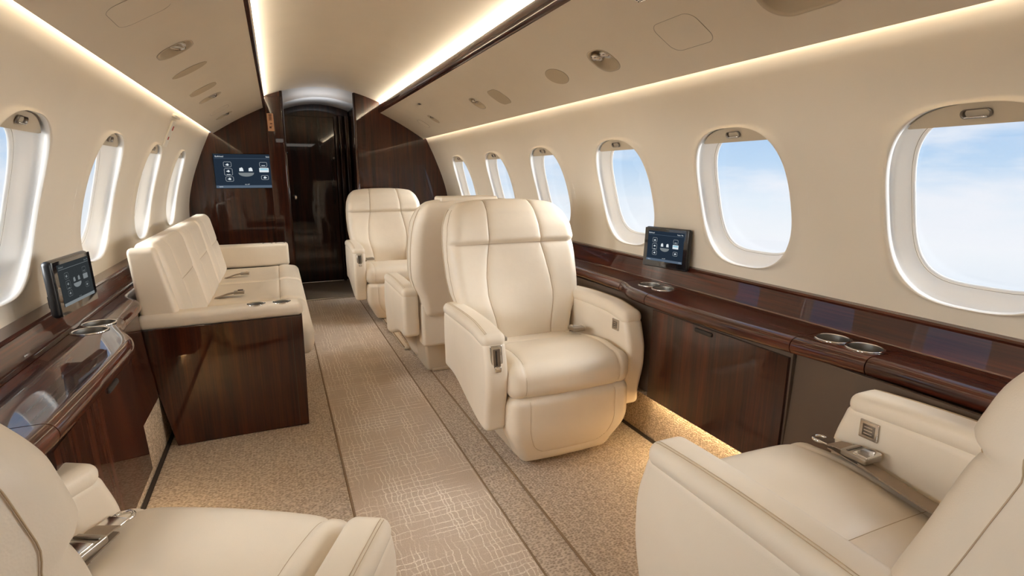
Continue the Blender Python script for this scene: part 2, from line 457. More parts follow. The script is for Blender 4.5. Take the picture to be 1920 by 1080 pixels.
RW = [-.03, .735, 1.445, 2.150, 2.905, 3.690, 4.505]
LW = [.20, .98, 1.775, 2.580, 3.400, 4.260]
ZC, HW, HH = 1.045, .205, .245      # opening centre height and half sizes
ZB, ZT = .785, 1.305
def build_wall(side, wins):
    s = side; V = []; F = []
    def add(y, z, push=0):
        n = wn(z); x = wx(z)+n.x*push; V.append((s*x, y, z+n.z*push)); return len(V)-1
    def grid(ya, yb, zlist, ny=1):
        rows = []
        for i in range(ny+1):
            y = ya+(yb-ya)*i/ny; rows.append([add(y, z) for z in zlist])
        for i in range(ny):
            for k in range(len(zlist)-1): F.append([rows[i][k], rows[i][k+1], rows[i+1][k+1], rows[i+1][k]])
    zall_top = [z for (_, z) in WPs if z > ZT+.004]
    grid(Y0, Y1, [float(z) for z in zall_top]+[ZT], 1)
    zlow = [ZB]+[z for (_, z) in WPs if z < ZB-.004]
    grid(Y0, Y1, zlow, 1)
    zm = list(np.linspace(ZT, ZB, 33))
    cw = .262
    edges = [Y0]
    for y in wins: edges += [y-cw, y+cw]
    edges.append(Y1)
    for i in range(0, len(edges), 2): grid(edges[i], edges[i+1], zm, 1)
    N = 96
    for yc in wins:
        op = superell(HW, HH, 2.75, N)
        # matching points on the rectangle border
        rings = []
        # ring levels: 0 rect border .. 1 opening; bump near the opening makes the raised soft lip
        zc2 = (ZT+ZB)/2; hz = (ZT-ZB)/2
        border = []
        for (a, b) in op:
            b2 = b+ZC-zc2
            k = min(cw/abs(a) if abs(a) > 1e-9 else 1e9, (hz/abs(b2)) if abs(b2) > 1e-9 else 1e9)
            border.append((a*k, b2*k+zc2))
        # snap nearest border points to corners
        for cx_, cz_ in ((cw, ZT), (-cw, ZT), (cw, ZB), (-cw, ZB)):
            j = min(range(N), key=lambda q: (border[q][0]-cx_)**2+(border[q][1]-cz_)**2); border[j] = (cx_, cz_)
        K = [0, .35, .55, .68, .78, .86, .92, .96, 1.0]
        prof = [0, 0, .000, .0015, .0045, .0085, .0115, .0115, .0085]
        for kk, pu in zip(K, prof):
            ring = []
            for (bo, o_) in zip(border, op):
                y = bo[0]*(1-kk)+o_[0]*kk; z = bo[1]*(1-kk)+(o_[1]+ZC)*kk
                ring.append(add(yc+y, z, pu))
            rings.append(ring)
        for i in range(len(rings)-1):
            for k in range(N): F.append([rings[i][k], rings[i][(k+1) % N], rings[i+1][(k+1) % N], rings[i+1][k]])
    bm = bmesh.new(); me = bpy.data.meshes.new('w'); me.from_pydata(V, [], F); bm.from_mesh(me); bpy.data.meshes.remove(me)
    bmesh.ops.remove_doubles(bm, verts=bm.verts, dist=.0002)
    bmesh.ops.recalc_face_normals(bm, faces=bm.faces)
    return from_bm('wall_right' if s > 0 else 'wall_left', bm, M['wall'], None, True, recalc=False)
struct(build_wall(1, RW)); struct(build_wall(-1, LW))

win_no = [0]
def build_window(side, yc, detail=True):
    s = side; win_no[0] += 1; N = 96
    root = empty('window_%d' % win_no[0], (s*wx(ZC), yc, ZC)); struct(root)
    def pt(y, z, depth, inner=False):
        """depth outward from the liner, z absolute"""
        n = wn(ZC); k = min(1, max(0, (depth-.01)/.05))
        base = wx(z)*(1-k)+(wx(ZC)-(z-ZC)*(wx(ZB)-wx(ZT))/(ZT-ZB))*k
        return Vector((s*(base-n.x*depth), y, z-n.z*depth))-Vector((s*wx(ZC), 0, ZC))
    # frame tunnel: from the liner lip, outward to the pane
    ins = [(0, -.0085, 0), (.0012, -.006, 0), (.002, .003, 0), (-.004, .006, 0), (-.005, .018, 0), (.001, .026, 0), (.010, .034, .2), (.020, .042, .6), (.027, .048, 1), (.0285, .0525, 1), (.0295, .0528, 1), (.033, .053, 1), (.0345, .062, 1)]
    V = []; F = []; mi = []
    rings = []
    for (i_, d, k) in ins:
        e = 2.75+k*.75
        op = superell(HW-i_, HH-i_*1.0, e, N)
        rings.append([len(V)+j for j in range(N)])
        for (a, b) in op:
            V.append(pt(a, ZC+b, d))
    for i in range(len(rings)-1):
        for k in range(N):
            F.append([rings[i][k], rings[i][(k+1) % N], rings[i+1][(k+1) % N], rings[i+1][k]]); mi.append(1 if i == 9 else 0)
    o = mesh_obj('window_frame', V, F, [M['reveal'], M['seal']], root, True, mi)
    # pane
    op = superell(HW-.032, HH-.032, 3.5, N)
    V = [pt(a, ZC+b, .059) for a, b in op]+[pt(a, ZC+b, .0625) for a, b in op]
    F = [list(range(N)), [N+k for k in reversed(range(N))]]+[[k, (k+1) % N, N+(k+1) % N, N+k] for k in range(N)]
    mesh_obj('window_pane', V, F, M['glass'], root, False)
    # shade cassette: flat lens shaped panel across the top of the opening
    zcut = ZC+HH-.052
    arc = [(a, b) for a, b in superell(HW-.004, HH-.004, 2.75, 192) if ZC+b > zcut]
    arc.sort(key=lambda p: -p[0])
    xs = [p[0] for p in arc]
    V = []; F = []
    top = [pt(a, ZC+b, .010) for a, b in arc]; bot = [pt(a, zcut, .014) for a, b in arc]
    m = len(arc)
    V = top+bot+[pt(a, ZC+b, .03) for a, b in arc]+[pt(a, zcut, .032) for a, b in arc]
    for k in range(m-1):
        F.append([k, k+1, m+k+1, m+k]); F.append([2*m+k+1, 2*m+k, 3*m+k, 3*m+k+1]); F.append([m+k, m+k+1, 3*m+k+1, 3*m+k])
    sh = mesh_obj('window_shade', V, F, M['shade'], root, False)
    # handle: recessed oval pull with a metal bar
    hz = ZC+HH-.027
    ov = rrect(.062, .020, .0098, 8)
    m = len(ov)
    rr = [(1.0, .0095), (1.0, .005), (.86, .004), (.80, .010), (.74, .0135)]
    V = []; F = []
    for (k_, d) in rr:
        for (a, b) in ov: V.append(pt(a*k_, hz+b*k_, d))
    for i in range(len(rr)-1):
        for k in range(m): F.append([i*m+k, i*m+(k+1) % m, (i+1)*m+(k+1) % m, (i+1)*m+k])
    F.append([(len(rr)-1)*m+k for k in range(m)])
    h = mesh_obj('shade_handle', V, F, M['metal_dark'], sh, True)
    tube('pull_bar', [pt(a, hz-.0065, .0045) for a in (-.022, -.011, 0, .011, .022)], .0022, M['chrome'], h, n=8)
    return root
for y in RW: build_window(1, y)
for y in LW: build_window(-1, y)

# ceiling (centre arch) and side valances
def cz(x): return 1.885-.45*x*x
struct(extrude_y('ceiling', [(x, cz(x)) for x in np.linspace(-.66, .66, 41)], [Y0, Y1], M['ceil']))
def val_prof(s):
    P = [(.560, 1.705), (.510, 1.700), (.489, 1.690)]
    a = (.489, 1.690); b = (.888, 1.467)
    for t in np.linspace(.05, 1, 16):
        x = a[0]+(b[0]-a[0])*t; z = a[1]+(b[1]-a[1])*t+.012*math.sin(PI*t)*0+.010*(math.sin(PI*t))
        P.append((x, z))
    P += [(.892, 1.470), (.886, 1.482), (.56, 1.668)]
    return [(s*x, z) for x, z in P]
trim_no = [0]
def trim(o):
    trim_no[0] += 1; o.name = 'trim_%d' % trim_no[0]; return struct(o)
for s in (-1, 1):
    o = extrude_y('v', val_prof(s), [Y0, Y1], M['ceil'], closed=True, cap=True); shade_auto(o, 40); o.name = 'ceiling_valance_left' if s < 0 else 'ceiling_valance_right'
    struct(o)
    # dark wood rail
    rp = [(.4905, 1.688), (.480, 1.690), (.474, 1.700), (.472, 1.735), (.476, 1.752), (.486, 1.757), (.494, 1.752), (.500, 1.700)]
    o = extrude_y('r', [(s*x, z) for x, z in rp], [Y0, Y1-.002], M['wood_y'], closed=True, cap=True); shade_auto(o, 50); trim(o)
    # thin lighter inlay line
    o = extrude_y('l', [(s*x, z) for x, z in [(.4725, 1.7165), (.4712, 1.7172), (.4712, 1.7188), (.4728, 1.7195)]], [Y0, Y1-.003], M['wood_y'], closed=True, cap=True, smooth=False); trim(o)
    # LED strips: ceiling cove, wall cove
    o = extrude_y('c', [(s*.508, 1.727), (s*.522, 1.744)], [.2, Y1-.01], M['led_ceil'], smooth=False); trim(o)
    me = o.data
    o2 = extrude_y('w', [(s*.872, 1.500), (s*.857, 1.518)], [.0, Y1-.01], M['led'], smooth=False); trim(o2)
    # backing of both coves
    o = extrude_y('b', [(s*.53, 1.700), (s*.56, 1.72), (s*.60, 1.74)], [Y0, Y1], M['ceil'], smooth=False); trim(o)
# front closure behind the camera
struct(box('wall_front', (-1.2, 1.2, Y0-.04, Y0, -.02, 1.95), M['wood_v']))
struct(box('floor', (-1.15, 1.15, Y0, 7.0, -.05, -.002), M['dark_gap']))

# ------------------------------------------------------------------ aft bulkhead, corridor, door
def bulk_poly(s, xin):
    P = [(xin, 0.0)]
    xs = np.linspace(abs(xin), .485, 8)
    P += [(s*x, cz(x)+.004) for x in xs]
    P += [(s*.487, 1.692)]
    a = (.489, 1.690); b = (.888, 1.467)
    P += [(s*(a[0]+(b[0]-a[0])*t), a[1]+(b[1]-a[1])*t+.010*math.sin(PI*t)+.014) for t in np.linspace(.1, 1, 10)]
    P += [(s*(x+.012), z) for x, z in WPs if z < 1.47]
    return P
left_b = poly_prism('wall_aft_left', bulk_poly(-1, -.34), 'y', Y1-.004, Y1+.045, M['wood_v'])
right_b = poly_prism('wall_aft_right', bulk_poly(1, .262), 'y', Y1-.004, Y1+.045, M['wood_v']); struct(left_b); struct(right_b)
# door posts: proud strip with rounded glossy edge
def post(x0, x1, name):
    z1 = cz(max(abs(x0), abs(x1)))-.002
    o = pad(name, (x1-x0, .05, z1), ((x0+x1)/2, Y1-.018, z1/2), .008, M['wood_v'], None, step=.2); return trim(o)
post(-.476, -.345, 'p'); 
tube_o = tube('t', [(-.343, Y1-.018, .0), (-.343, Y1-.018, 1.83)], .0125, M['wood_v'], n=16); trim(tube_o)
tube_o = tube('t', [(.262, Y1-.005, .0), (.262, Y1-.005, 1.848)], .0125, M['wood_v'], n=16); trim(tube_o)
# corridor side walls, ceiling, end wall
struct(box('wall_corridor_left', (-.395, -.355, Y1+.045, 6.02, 0, 1.9), M['wood_dark']))
struct(box('wall_corridor_right', (.300, .34, Y1+.045, 6.02, 0, 1.9), M['wood_dark']))
def arch_z(x): return 1.825-.62*x*x
P = [(x, arch_z(x)) for x in np.linspace(-.40, .40, 25)]
o = extrude_y('ceiling_corridor', P, [Y1+.20, 6.02], M['grey_arch']); struct(o)
P1 = [(x, cz(x)+.001) for x in np.linspace(-.40, .40, 25)]
V = []; F = []
nn = len(P)
rows = []
for i in range(7):
    t = i/6; k = math.sin(t*PI/2); q = 1-math.cos(t*PI/2)
    for j in range(nn):
        za = P1[j][1]; zb = P[j][1]; V.append((P[j][0], Y1-.003+.203*k, za+(zb-za)*q))
for i in range(6):
    for j in range(nn-1): F.append([i*nn+j, i*nn+j+1, (i+1)*nn+j+1, (i+1)*nn+j])
struct(mesh_obj('ceiling_corridor_arch', V, F, M['grey_arch']))
struct(box('wall_end', (-.4, .4, 6.02, 6.06, 0, 1.95), M['wood_dark']))
# door
dr = empty('door_1', (-.10, 5.965, 0)); struct(dr)
def arcpoly(x0, x1, z0, ztop):
    P = [(x0, z0)]
    P += [(x, ztop(x)) for x in np.linspace(x0, x1, 12)]
    P += [(x1, z0)]
    return P
o = poly_prism('door_panel', [(x+.10, z) for x, z in arcpoly(-.345, .145, .012, lambda x: 1.70)], 'y', -.012, .03, M['wood_dark'], dr)
o = poly_prism('door_header', [(x+.10, z) for x, z in arcpoly(-.345, .29, 1.706, lambda x: min(arch_z(x)+.03, 1.9))], 'y', -.016, .03, M['wood_dark'], dr)
kn = lathe('door_knob', [(0, 0), (.020, .002), (.026, .008), (.026, .014), (.018, .020), (.012, .030), (.020, .036), (.022, .046), (.014, .052), (0, .053)], M['chrome'], dr, n=28)
kn.rotation_euler = (PI/2, 0, 0); kn.location = (-.272+.10, -.012, .905)
kn2 = lathe('door_latch', [(0, 0), (.011, .002), (.014, .007), (.010, .014), (0, .017)], M['chrome'], dr, n=20)
kn2.rotation_euler = (PI/2, 0, 0); kn2.location = (-.318+.10, -.012, 1.345)
kn3 = lathe('door_stop', [(0, 0), (.010, .002), (.012, .006), (.008, .012), (0, .014)], M['metal_dark'], dr, n=20)
kn3.rotation_euler = (PI/2, 0, 0); kn3.location = (.13+.10, -.012, 1.30)
box('strike_plate', (-.345+.10, -.338+.10, -.014, -.011, .87, .95), M['metal'], dr)
for (xa, xb, yy) in ((.15, .185, 5.93), (.195, .235, 5.90), (.25, .29, 5.86)):
    trim(pad('j', (xb-xa, .10, 1.72), ((xa+xb)/2, yy+.05, .86), .008, M['wood_dark'], None, step=.3))
trim(box('j', (.205, .30, 5.35, 5.86, 0, .02), M['dark_gap'], None))
# grey entry mat and metal threshold
tag(pad('entry_mat', (.60, .93, .012), (-.045, 5.575, .004), .005, M['mat_grey'], None, step=.2), 'flat grey mat on the floor in front of the dark wooden aft door', 'mat')
trim(pad('th', (.63, .018, .016), (-.04, 6.045-.09, .008), .005, M['chrome'], None, step=.2))
trim(pad('th', (.64, .014, .012), (-.04, 5.10, .008), .005, M['metal'], None, step=.2))

# placard on the post
pl = empty('wall_placard', (-.441, Y1-.0435, 1.568)); tag(pl, 'small copper coloured upright placard on the wooden post left of the aft door', 'sign')
pad('plate', (.050, .005, .146), (0, -.001, 0), .0024, M['placard'], pl, step=.1)
bm = bmesh.new()
for (x, z, w, h) in ((0, .040, .026, .048), ):
    for i in range(5): box_bm(bm, x-w/2, x+w/2, -.0045, -.0035, z-h/2+i*.011, z-h/2+i*.011+.006)
    box_bm(bm, -.002, .002, -.0045, -.0035, z-h/2, z+h/2)
from_bm('printed_text_block', bm, M['placard_ink'], pl, smooth=False)
box('printed_symbol', (-.006, .012, -.0045, -.0035, -.016, -.008), M['placard_ink'], pl); box('printed_symbol', (-.012, .004, -.0045, -.0035, -.050, -.034), M['placard_ink'], pl); box('printed_symbol', (.004, .010, -.0045, -.0035, -.034, -.028), M['placard_ink'], pl)
trim(box('plate', (.2475, .2495, Y1-.012, Y1+.012, 1.40, 1.46), M['metal']))

# ------------------------------------------------------------------ screens
def text_mesh(name, txt, size, loc, mat, parent, align='LEFT'):
    cu = bpy.data.curves.new(name, 'FONT'); cu.body = txt; cu.size = size; cu.align_x = align; cu.align_y = 'CENTER'; cu.extrude = 0
    tmp = bpy.data.objects.new('tmp', cu); COL.objects.link(tmp)
    bpy.context.view_layer.update()
    me = bpy.data.meshes.new_from_object(tmp.evaluated_get(bpy.context.evaluated_depsgraph_get()))
    bpy.data.objects.remove(tmp); me.name = name
    me.materials.clear(); me.materials.append(mat)
    for v in me.vertices: v.co = Vector((v.co.x+loc[0], -.0012, v.co.y+loc[1]))
    o = bpy.data.objects.new(name, me); COL.objects.link(o); o.parent = parent; return o
def outline_bm(bm, w, h, r, cx, cy, th, y=-.001):
    A = rrect(w, h, r, 4, cx, cy); B = rrect(w-2*th, h-2*th, max(r-th, .0005), 4, cx, cy); n = len(A)
    va = [bm.verts.new((p[0], y, p[1])) for p in A]; vb = [bm.verts.new((p[0], y, p[1])) for p in B]
    for k in range(n): bm.faces.new([va[k], va[(k+1) % n], vb[(k+1) % n], vb[k]])
def fill_bm(bm, P, y=-.001): bm.faces.new([bm.verts.new((p[0], y, p[1])) for p in P])
def screen_ui(W, H, parent, dim=False):
    """cabin control page on a display face in the local xz plane, facing -y"""
    ink = M['ink_dim'] if dim else M['ink']; u = W
    def part(nm, mat, fn):
        bm = bmesh.new(); fn(bm); return from_bm(nm, bm, mat, parent, False, recalc=False)
    bar = M['ink_dim'] if dim else M['screen_bar']
    part('menu_bar', bar, lambda bm: fill_bm(bm, rrect(W, H*.075, .0005, 1, 0, -H*.46), -.0006))
    part('header_line', bar, lambda bm: fill_bm(bm, rrect(W*.97, H*.008, .0002, 1, 0, H*.375), -.0006))
    th = W*.003
    for (cx, cy, w, h) in ((-.29, .20, .125, .15), (-.285, -.02, .13, .20), (-.275, -.23, .125, .14), (.29, .20, .125, .14), (.30, -.19, .12, .13)):
        part('button_outline', ink, lambda bm: outline_bm(bm, w*W, h*H*1.0, .02*W, cx*W, cy*H, th))
    for (cx, cy) in ((-.29, .19), (-.285, 0), (-.275, -.23), (.30, -.19)):
        part('button_icon', ink, lambda bm: fill_bm(bm, [(cx*W+.026*W*math.cos(t)*(1+.35*math.sin(3*t+9*cx)), cy*H+.016*W*math.sin(t)*(1+.3*math.cos(4*t))) for t in np.linspace(0, 2*PI, 25)[:-1]], -.0008))
    for (cx, w) in ((-.285, .06), (.29, .06)):
        part('button_caption', ink, lambda bm: fill_bm(bm, rrect(w*W, .014*H, .0005, 1, cx*W, -.10*H if cx < 0 else .17*H), -.0009))
    for cx in (-.075, .075):
        part('seat_icon', ink, lambda bm: fill_bm(bm, [(cx*W-.034*W, 0), (cx*W+.034*W, 0), (cx*W+.026*W, .085*H), (cx*W+.008*W, .115*H), (cx*W-.01*W, .10*H), (cx*W-.030*W, .09*H)], -.001))
    bm = bmesh.new()
    fill_bm(bm, [(-.125*W, -.045*H), (.125*W, -.045*H)]+[(.125*W*math.cos(t)*1.0, -.06*H-.10*H*math.sin(t)) for t in np.linspace(0, PI, 14)], -.001)
    from_bm('cabin_plan_icon', bm, M['ink_dim'], parent, False, recalc=False)
    bm = bmesh.new(); fill_bm(bm, rrect(.155*W, .13*H, .008*W, 3, .295*W, .035*H), -.001)
    from_bm('active_button', bm, ink, parent, False, recalc=False)
    if not dim:
        bm = bmesh.new(); fill_bm(bm, rrect(.13*W, .055*H, .004*W, 3, .295*W, .058*H), -.0014)
        from_bm('active_button_fill', bm, M['ink_blue'], parent, False, recalc=False)
    text_mesh('title_text', 'Bulkhead', H*.062, (-W*.475, H*.43), ink, parent)
    text_mesh('status_text', 'Seats  Me', H*.058, (W*.475, H*.43), ink, parent, 'RIGHT')
    text_mesh('footer_text', 'BACK', H*.04, (-W*.45, -H*.46), ink, parent)
    text_mesh('footer_text', 'ALL OFF', H*.036, (0, -H*.395), ink, parent, 'CENTER')
    text_mesh('footer_text', '•• 1', H*.055, (W*.475, -H*.46), ink, parent, 'RIGHT')
tv = empty('wall_screen', (-.667, Y1-.006, 1.161)); tag(tv, 'large landscape touch screen on the dark wood aft bulkhead above the sofa', 'screen')
pad('bezel', (.486, .016, .290), (0, -.006, 0), .004, M['black'], tv, step=.2)
d = pad('display', (.474, .003, .280), (0, -.0143, 0), .001, M['screen'], tv, step=.3)
ui = empty('screen_page', (0, -.0160, 0)); ui.parent = tv
screen_ui(.474, .280, ui)
def tablet(loc, yaw, tilt, W, H, label, dim, group=None):
    """yaw: direction the face looks (rotation of the -y facing model)"""
    r = empty('tablet', loc, 0); r.rotation_mode = 'XYZ'
    r.rotation_euler = (tilt, 0, yaw); tag(r, label, 'tablet', group)
    pad('tablet_case', (W, .026, H), (0, .013, 0), .012, M['black'], r, step=.05)
    pad('cover_glass', (W-.008, .003, H-.008), (0, -.0002, 0), .0014, M['glassy'], r, step=.2)
    pad('display', (W*.80, .001, H*.74), (0, -.0019, H*.035), .0004, M['screen_dim'] if dim else M['screen'], r, step=.3)
    ui = empty('screen_page', (0, -.0022, H*.035)); ui.parent = r
    screen_ui(W*.80, H*.74, ui, dim)
    bm = bmesh.new(); fill_bm(bm, [(-.006, -H*.435), (0, -H*.445), (.006, -H*.435), (.006, -H*.428), (0, -H*.438), (-.006, -H*.428)], -.002)
    from_bm('home_mark', bm, M['ink_dim'], r, False, recalc=False)
    box('mount_bracket', (-.02, .02, .024, .07, -H*.44, -H*.2), M['black'], r, bev=.003)
    return r
tablet((1.060, 1.817, .823), math.radians(-77), math.radians(-3), .232, .174, 'black tablet showing a lit blue control page, on the right side ledge', False)
tablet((-1.0, 1.905, .824), math.radians(85), math.radians(-2), .247, .158, 'black tablet with dimmed grey screen, on the left side ledge by the window', True)

# ------------------------------------------------------------------ floor coverings
def flat(name, x0, x1, y0, y1, z0, z1, mat, lab=None, cat=None, r=.004):
    o = pad(name, (x1-x0, y1-y0, z1-z0), ((x0+x1)/2, (y0+y1)/2, (z0+z1)/2), r, mat, None, step=1.0)
    if lab: tag(o, lab, cat)
    return o
flat('carpet_runner', -.2875, .1750, Y0, 5.09, -.006, .004, M['runner'], 'pale crosshatched beige carpet runner along the middle of the aisle', 'carpet')
flat('side_carpet', -.955, -.2925, Y0, 5.09, -.006, .002, M['loop'], 'beige loop carpet left of the aisle runner, under the sofa', 'carpet')
flat('side_carpet', .1800, .3030, Y0, 5.19, -.006, .002, M['loop'], 'narrow strip of beige loop carpet between the runner and the seat track', 'carpet')
flat('side_carpet', .3040, .955, Y0, 5.19, -.006, .003, M['loop'], 'wide beige loop carpet under the single seats along the right wall', 'carpet')
trim(flat('t', -.2945, -.2855, Y0, 5.09, -.004, .005, M['bind'])); trim(flat('t', .1735, .1815, Y0, 5.09, -.004, .005, M['bind']))
trim(flat('t', .3005, .3085, Y0, 5.19, -.004, .0060, M['bind'], r=.003))
sp = empty('seat_track_cover', (.258, 3.74, 0)); tag(sp, 'raised cream track cover strip on the carpet beside the aisle seat bases', 'floor strip')
pad('cover', (.036, .80, .020), (0, 0, .0145), .010, M['shell'], sp, step=.05)
pad('edge_bead', (.006, .78, .008), (-.015, 0, .0235), .0035, M['bind'], sp, step=.2)

# ------------------------------------------------------------------ side ledges and cabinets
ZL = .665
def front_x(y, side):
    """plan outline of the ledge front (distance from the centre line)"""
    if side > 0:
        K = [(-2.2, .935), (.60, .935), (.78, .932), (.90, .915), (1.04, .895), (1.25, .872), (1.50, .862), (1.72, .868), (1.84, .880), (1.90, .915), (1.98, .930), (2.3, .935), (5.2, .935)]
    else:
        K = [(-2.2, .93), (.70, .92), (1.0, .885), (1.22, .865), (1.5, .855), (1.76, .850), (1.84, .865), (1.92, .900), (2.0, .932), (2.12, .945), (2.40, .950), (2.46, 1.006), (5.2, 1.006)]
    ys = [k[0] for k in K]; xs = [k[1] for k in K]
    q = np.linspace(-.05, .05, 11); w_ = 1-np.abs(q)/.06
    return float((np.interp(y+q, ys, xs)*w_).sum()/w_.sum())
def ledge(side, y0, y1, name, label):
    s = side; seam = 1.056 if s > 0 else 1.046
    r = empty(name, (0, 0, 0)); tag(r, label, 'ledge')
    r.location = (s*1.0, (y0+y1)/2, ZL-.05)
    ox, oy, oz = r.location
    ys = sorted(set([y0, y1]+list(np.arange(y0+.03, y1-.01, .03))))
    def P(y):
        fx = front_x(y, s)
        pts = [(seam-.0015, ZL-.012), (seam-.0015, ZL), (fx+.05, ZL), (fx+.030, ZL)]
        for a in np.linspace(0, 150, 11):
            an = math.radians(a); pts.append((fx+.026-.026*math.sin(an)*1.0-.0, ZL-.026+.026*math.cos(an)))
        pts += [(fx+.030, ZL-.050), (fx+.06, ZL-.050), (seam-.01, ZL-.04)]
        return pts
    m = len(P(y0)); V = []; F = []
    for y in ys:
        for (x, z) in P(y): V.append((s*x-ox, y-oy, z-oz))
    for i in range(len(ys)-1):
        for k in range(m): F.append([i*m+k, i*m+(k+1) % m, (i+1)*m+(k+1) % m, (i+1)*m+k])
    F.append(list(range(m))); F.append([(len(ys)-1)*m+k for k in reversed(range(m))])
    bm = bmesh.new(); me = bpy.data.meshes.new('x'); me.from_pydata(V, [], F); bm.from_mesh(me); bpy.data.meshes.remove(me)
    o = from_bm('ledge_top', bm, M['wood_y'], r); shade_auto(o, 45)
    return r
for (a, b, lab) in ((-2.19, .84, 'glossy mahogany ledge along the right wall, nearest stretch beside the front seat'),
                    (.843, 1.042, 'short glossy mahogany ledge holding the nearer pair of right cup holders'),
                    (1.045, 1.69, 'widest glossy mahogany ledge above the right wall cabinet'),
                    (1.693, 1.945, 'curved mahogany ledge below the lit tablet with two cup holders'),
                    (1.948, 5.15, 'long narrow mahogany ledge behind the right single seats to the bulkhead')):
    ledge(1, a, b, 'side_ledge', lab)
for (a, b, lab) in ((.98, 1.22, 'glossy mahogany ledge along the left wall beside the front left seat'),
                    (1.223, 2.10, 'wide curved glossy mahogany ledge above the left wall cabinet'),
                    (2.103, 5.15, 'narrow mahogany ledge running behind the cream sofa')):
    ledge(-1, a, b, 'side_ledge', lab)
for s in (-1, 1):
    x0 = 1.056 if s > 0 else 1.046; x1 = 1.090 if s > 0 else 1.064; xt = 1.112 if s > 0 else 1.085; zt = .752 if s > 0 else .738
    # inner flat strip, leaned backsplash, cap
    r = empty('backsplash', (s*1.09, 1.5, ZL)); tag(r, 'glossy mahogany backsplash rail under the %s cabin windows' % ('right' if s > 0 else 'left'), 'backsplash')
    L_ = lambda P: [(s*x-s*1.09, z-ZL) for x, z in P]
    ys = [(Y0 if s > 0 else .98)-1.5+.01, Y1-1.5-.01]
    o = extrude_y('back_strip', L_([(x0+.001, ZL-.01), (x0+.001, ZL+.0005), (x1, ZL+.0005), (x1, ZL-.01)]), ys, M['wood_y'], r, closed=True, cap=True, smooth=False)
    o = extrude_y('upright_panel', L_([(x1, ZL), (x1+.002, ZL+.004), (xt-.004, zt-.012), (xt+.012, zt-.012), (xt+.012, ZL)]), ys, M['wood_y'], r, closed=True, cap=True, smooth=False)
    o = extrude_y('cap_rail', L_([(xt-.008, zt-.012), (xt-.010, zt-.006), (xt-.006, zt), (wx(zt)+.004, zt+.002), (wx(zt)+.004, zt-.012)]), ys, M['wood_y'], r, closed=True, cap=True, smooth=False)

def cup_holder(x, y, z, label, group=None, R=.045, parent=None):
    prof = [(R+.004, 0), (R+.004, .002), (R, .003), (R-.002, .001), (R-.003, -.03), (R-.004, -.075), (R-.010, -.080), (0, -.080)]
    root = empty('cup_holder', (x, y, z))
    if parent: root.parent = parent; root.location = (x, y, z)
    else: tag(root, label, 'cup holder', group)
    lathe('cup_liner', prof[3:], M['cup_steel'], root, n=40)
    lathe('rim', prof[:4], M['chrome'], root, n=40)
    return root
# cut holes in the ledge tops for the cups
def cut_holes(obj, centres, R, depth=.2):
    bmc = bmesh.new()
    for (x, y) in centres:
        r = bmesh.ops.create_cone(bmc, cap_ends=True, segments=40, radius1=R, radius2=R, depth=depth)
        for v in r['verts']: v.co += Vector((x, y, 0))
    me = bpy.data.meshes.new('cut'); bmc.to_mesh(me); bmc.free()
    co = bpy.data.objects.new('cut', me); COL.objects.link(co)
    bpy.context.view_layer.update(); co.matrix_world = obj.matrix_world.copy()
    md = obj.modifiers.new('b', 'BOOLEAN'); md.operation = 'DIFFERENCE'; md.object = co; md.solver = 'EXACT'
    bpy.context.view_layer.update()
    dg = bpy.context.evaluated_depsgraph_get(); new = bpy.data.meshes.new_from_object(obj.evaluated_get(dg))
    obj.modifiers.clear(); obj.data = new; bpy.data.objects.remove(co)
def ledge_cups(side, cups, labs):
    for o in [o for o in bpy.data.objects if o.name.startswith('ledge_top')]:
        p = o.parent.location
        if p.x*side < 0: continue
        ys = [v.co.y+p.y for v in o.data.vertices]
        c = [(x-p.x, y-p.y) for x, y in cups if min(ys) < y < max(ys)]
        if c:
            # cutter centred around local z
            for (x, y) in c: pass
            bm_c = [(x, y) for x, y in c]; cut_holes(o, bm_c, .0445, .4); shade_auto(o, 45)
    for (x, y), l in zip(cups, labs): cup_holder(x, y, ZL+.0005, l, 'cup holders in the %s ledge' % ('right' if side > 0 else 'left'), R=.0445)
ledge_cups(1, [(1.004, .990-.000), (1.004, .897), (1.004, 1.838), (1.004, 1.745)],
           ['steel cup holder in the nearer right ledge pair, the one further aft', 'steel cup holder nearest the front right seat, in the ledge',
            'steel cup holder below the lit tablet, the further aft of its pair', 'steel cup holder below the lit tablet, the nearer of its pair'])
ledge_cups(-1, [(-.975, 2.045), (-.975, 1.860)], ['x', 'x']) if False else None
ledge_cups(-1, [(-.998, 2.035), (-.998, 1.943)], ['steel cup holder in the left ledge nearer the sofa, below the dim tablet', 'steel cup holder in the left ledge, the nearer one to the camera'])

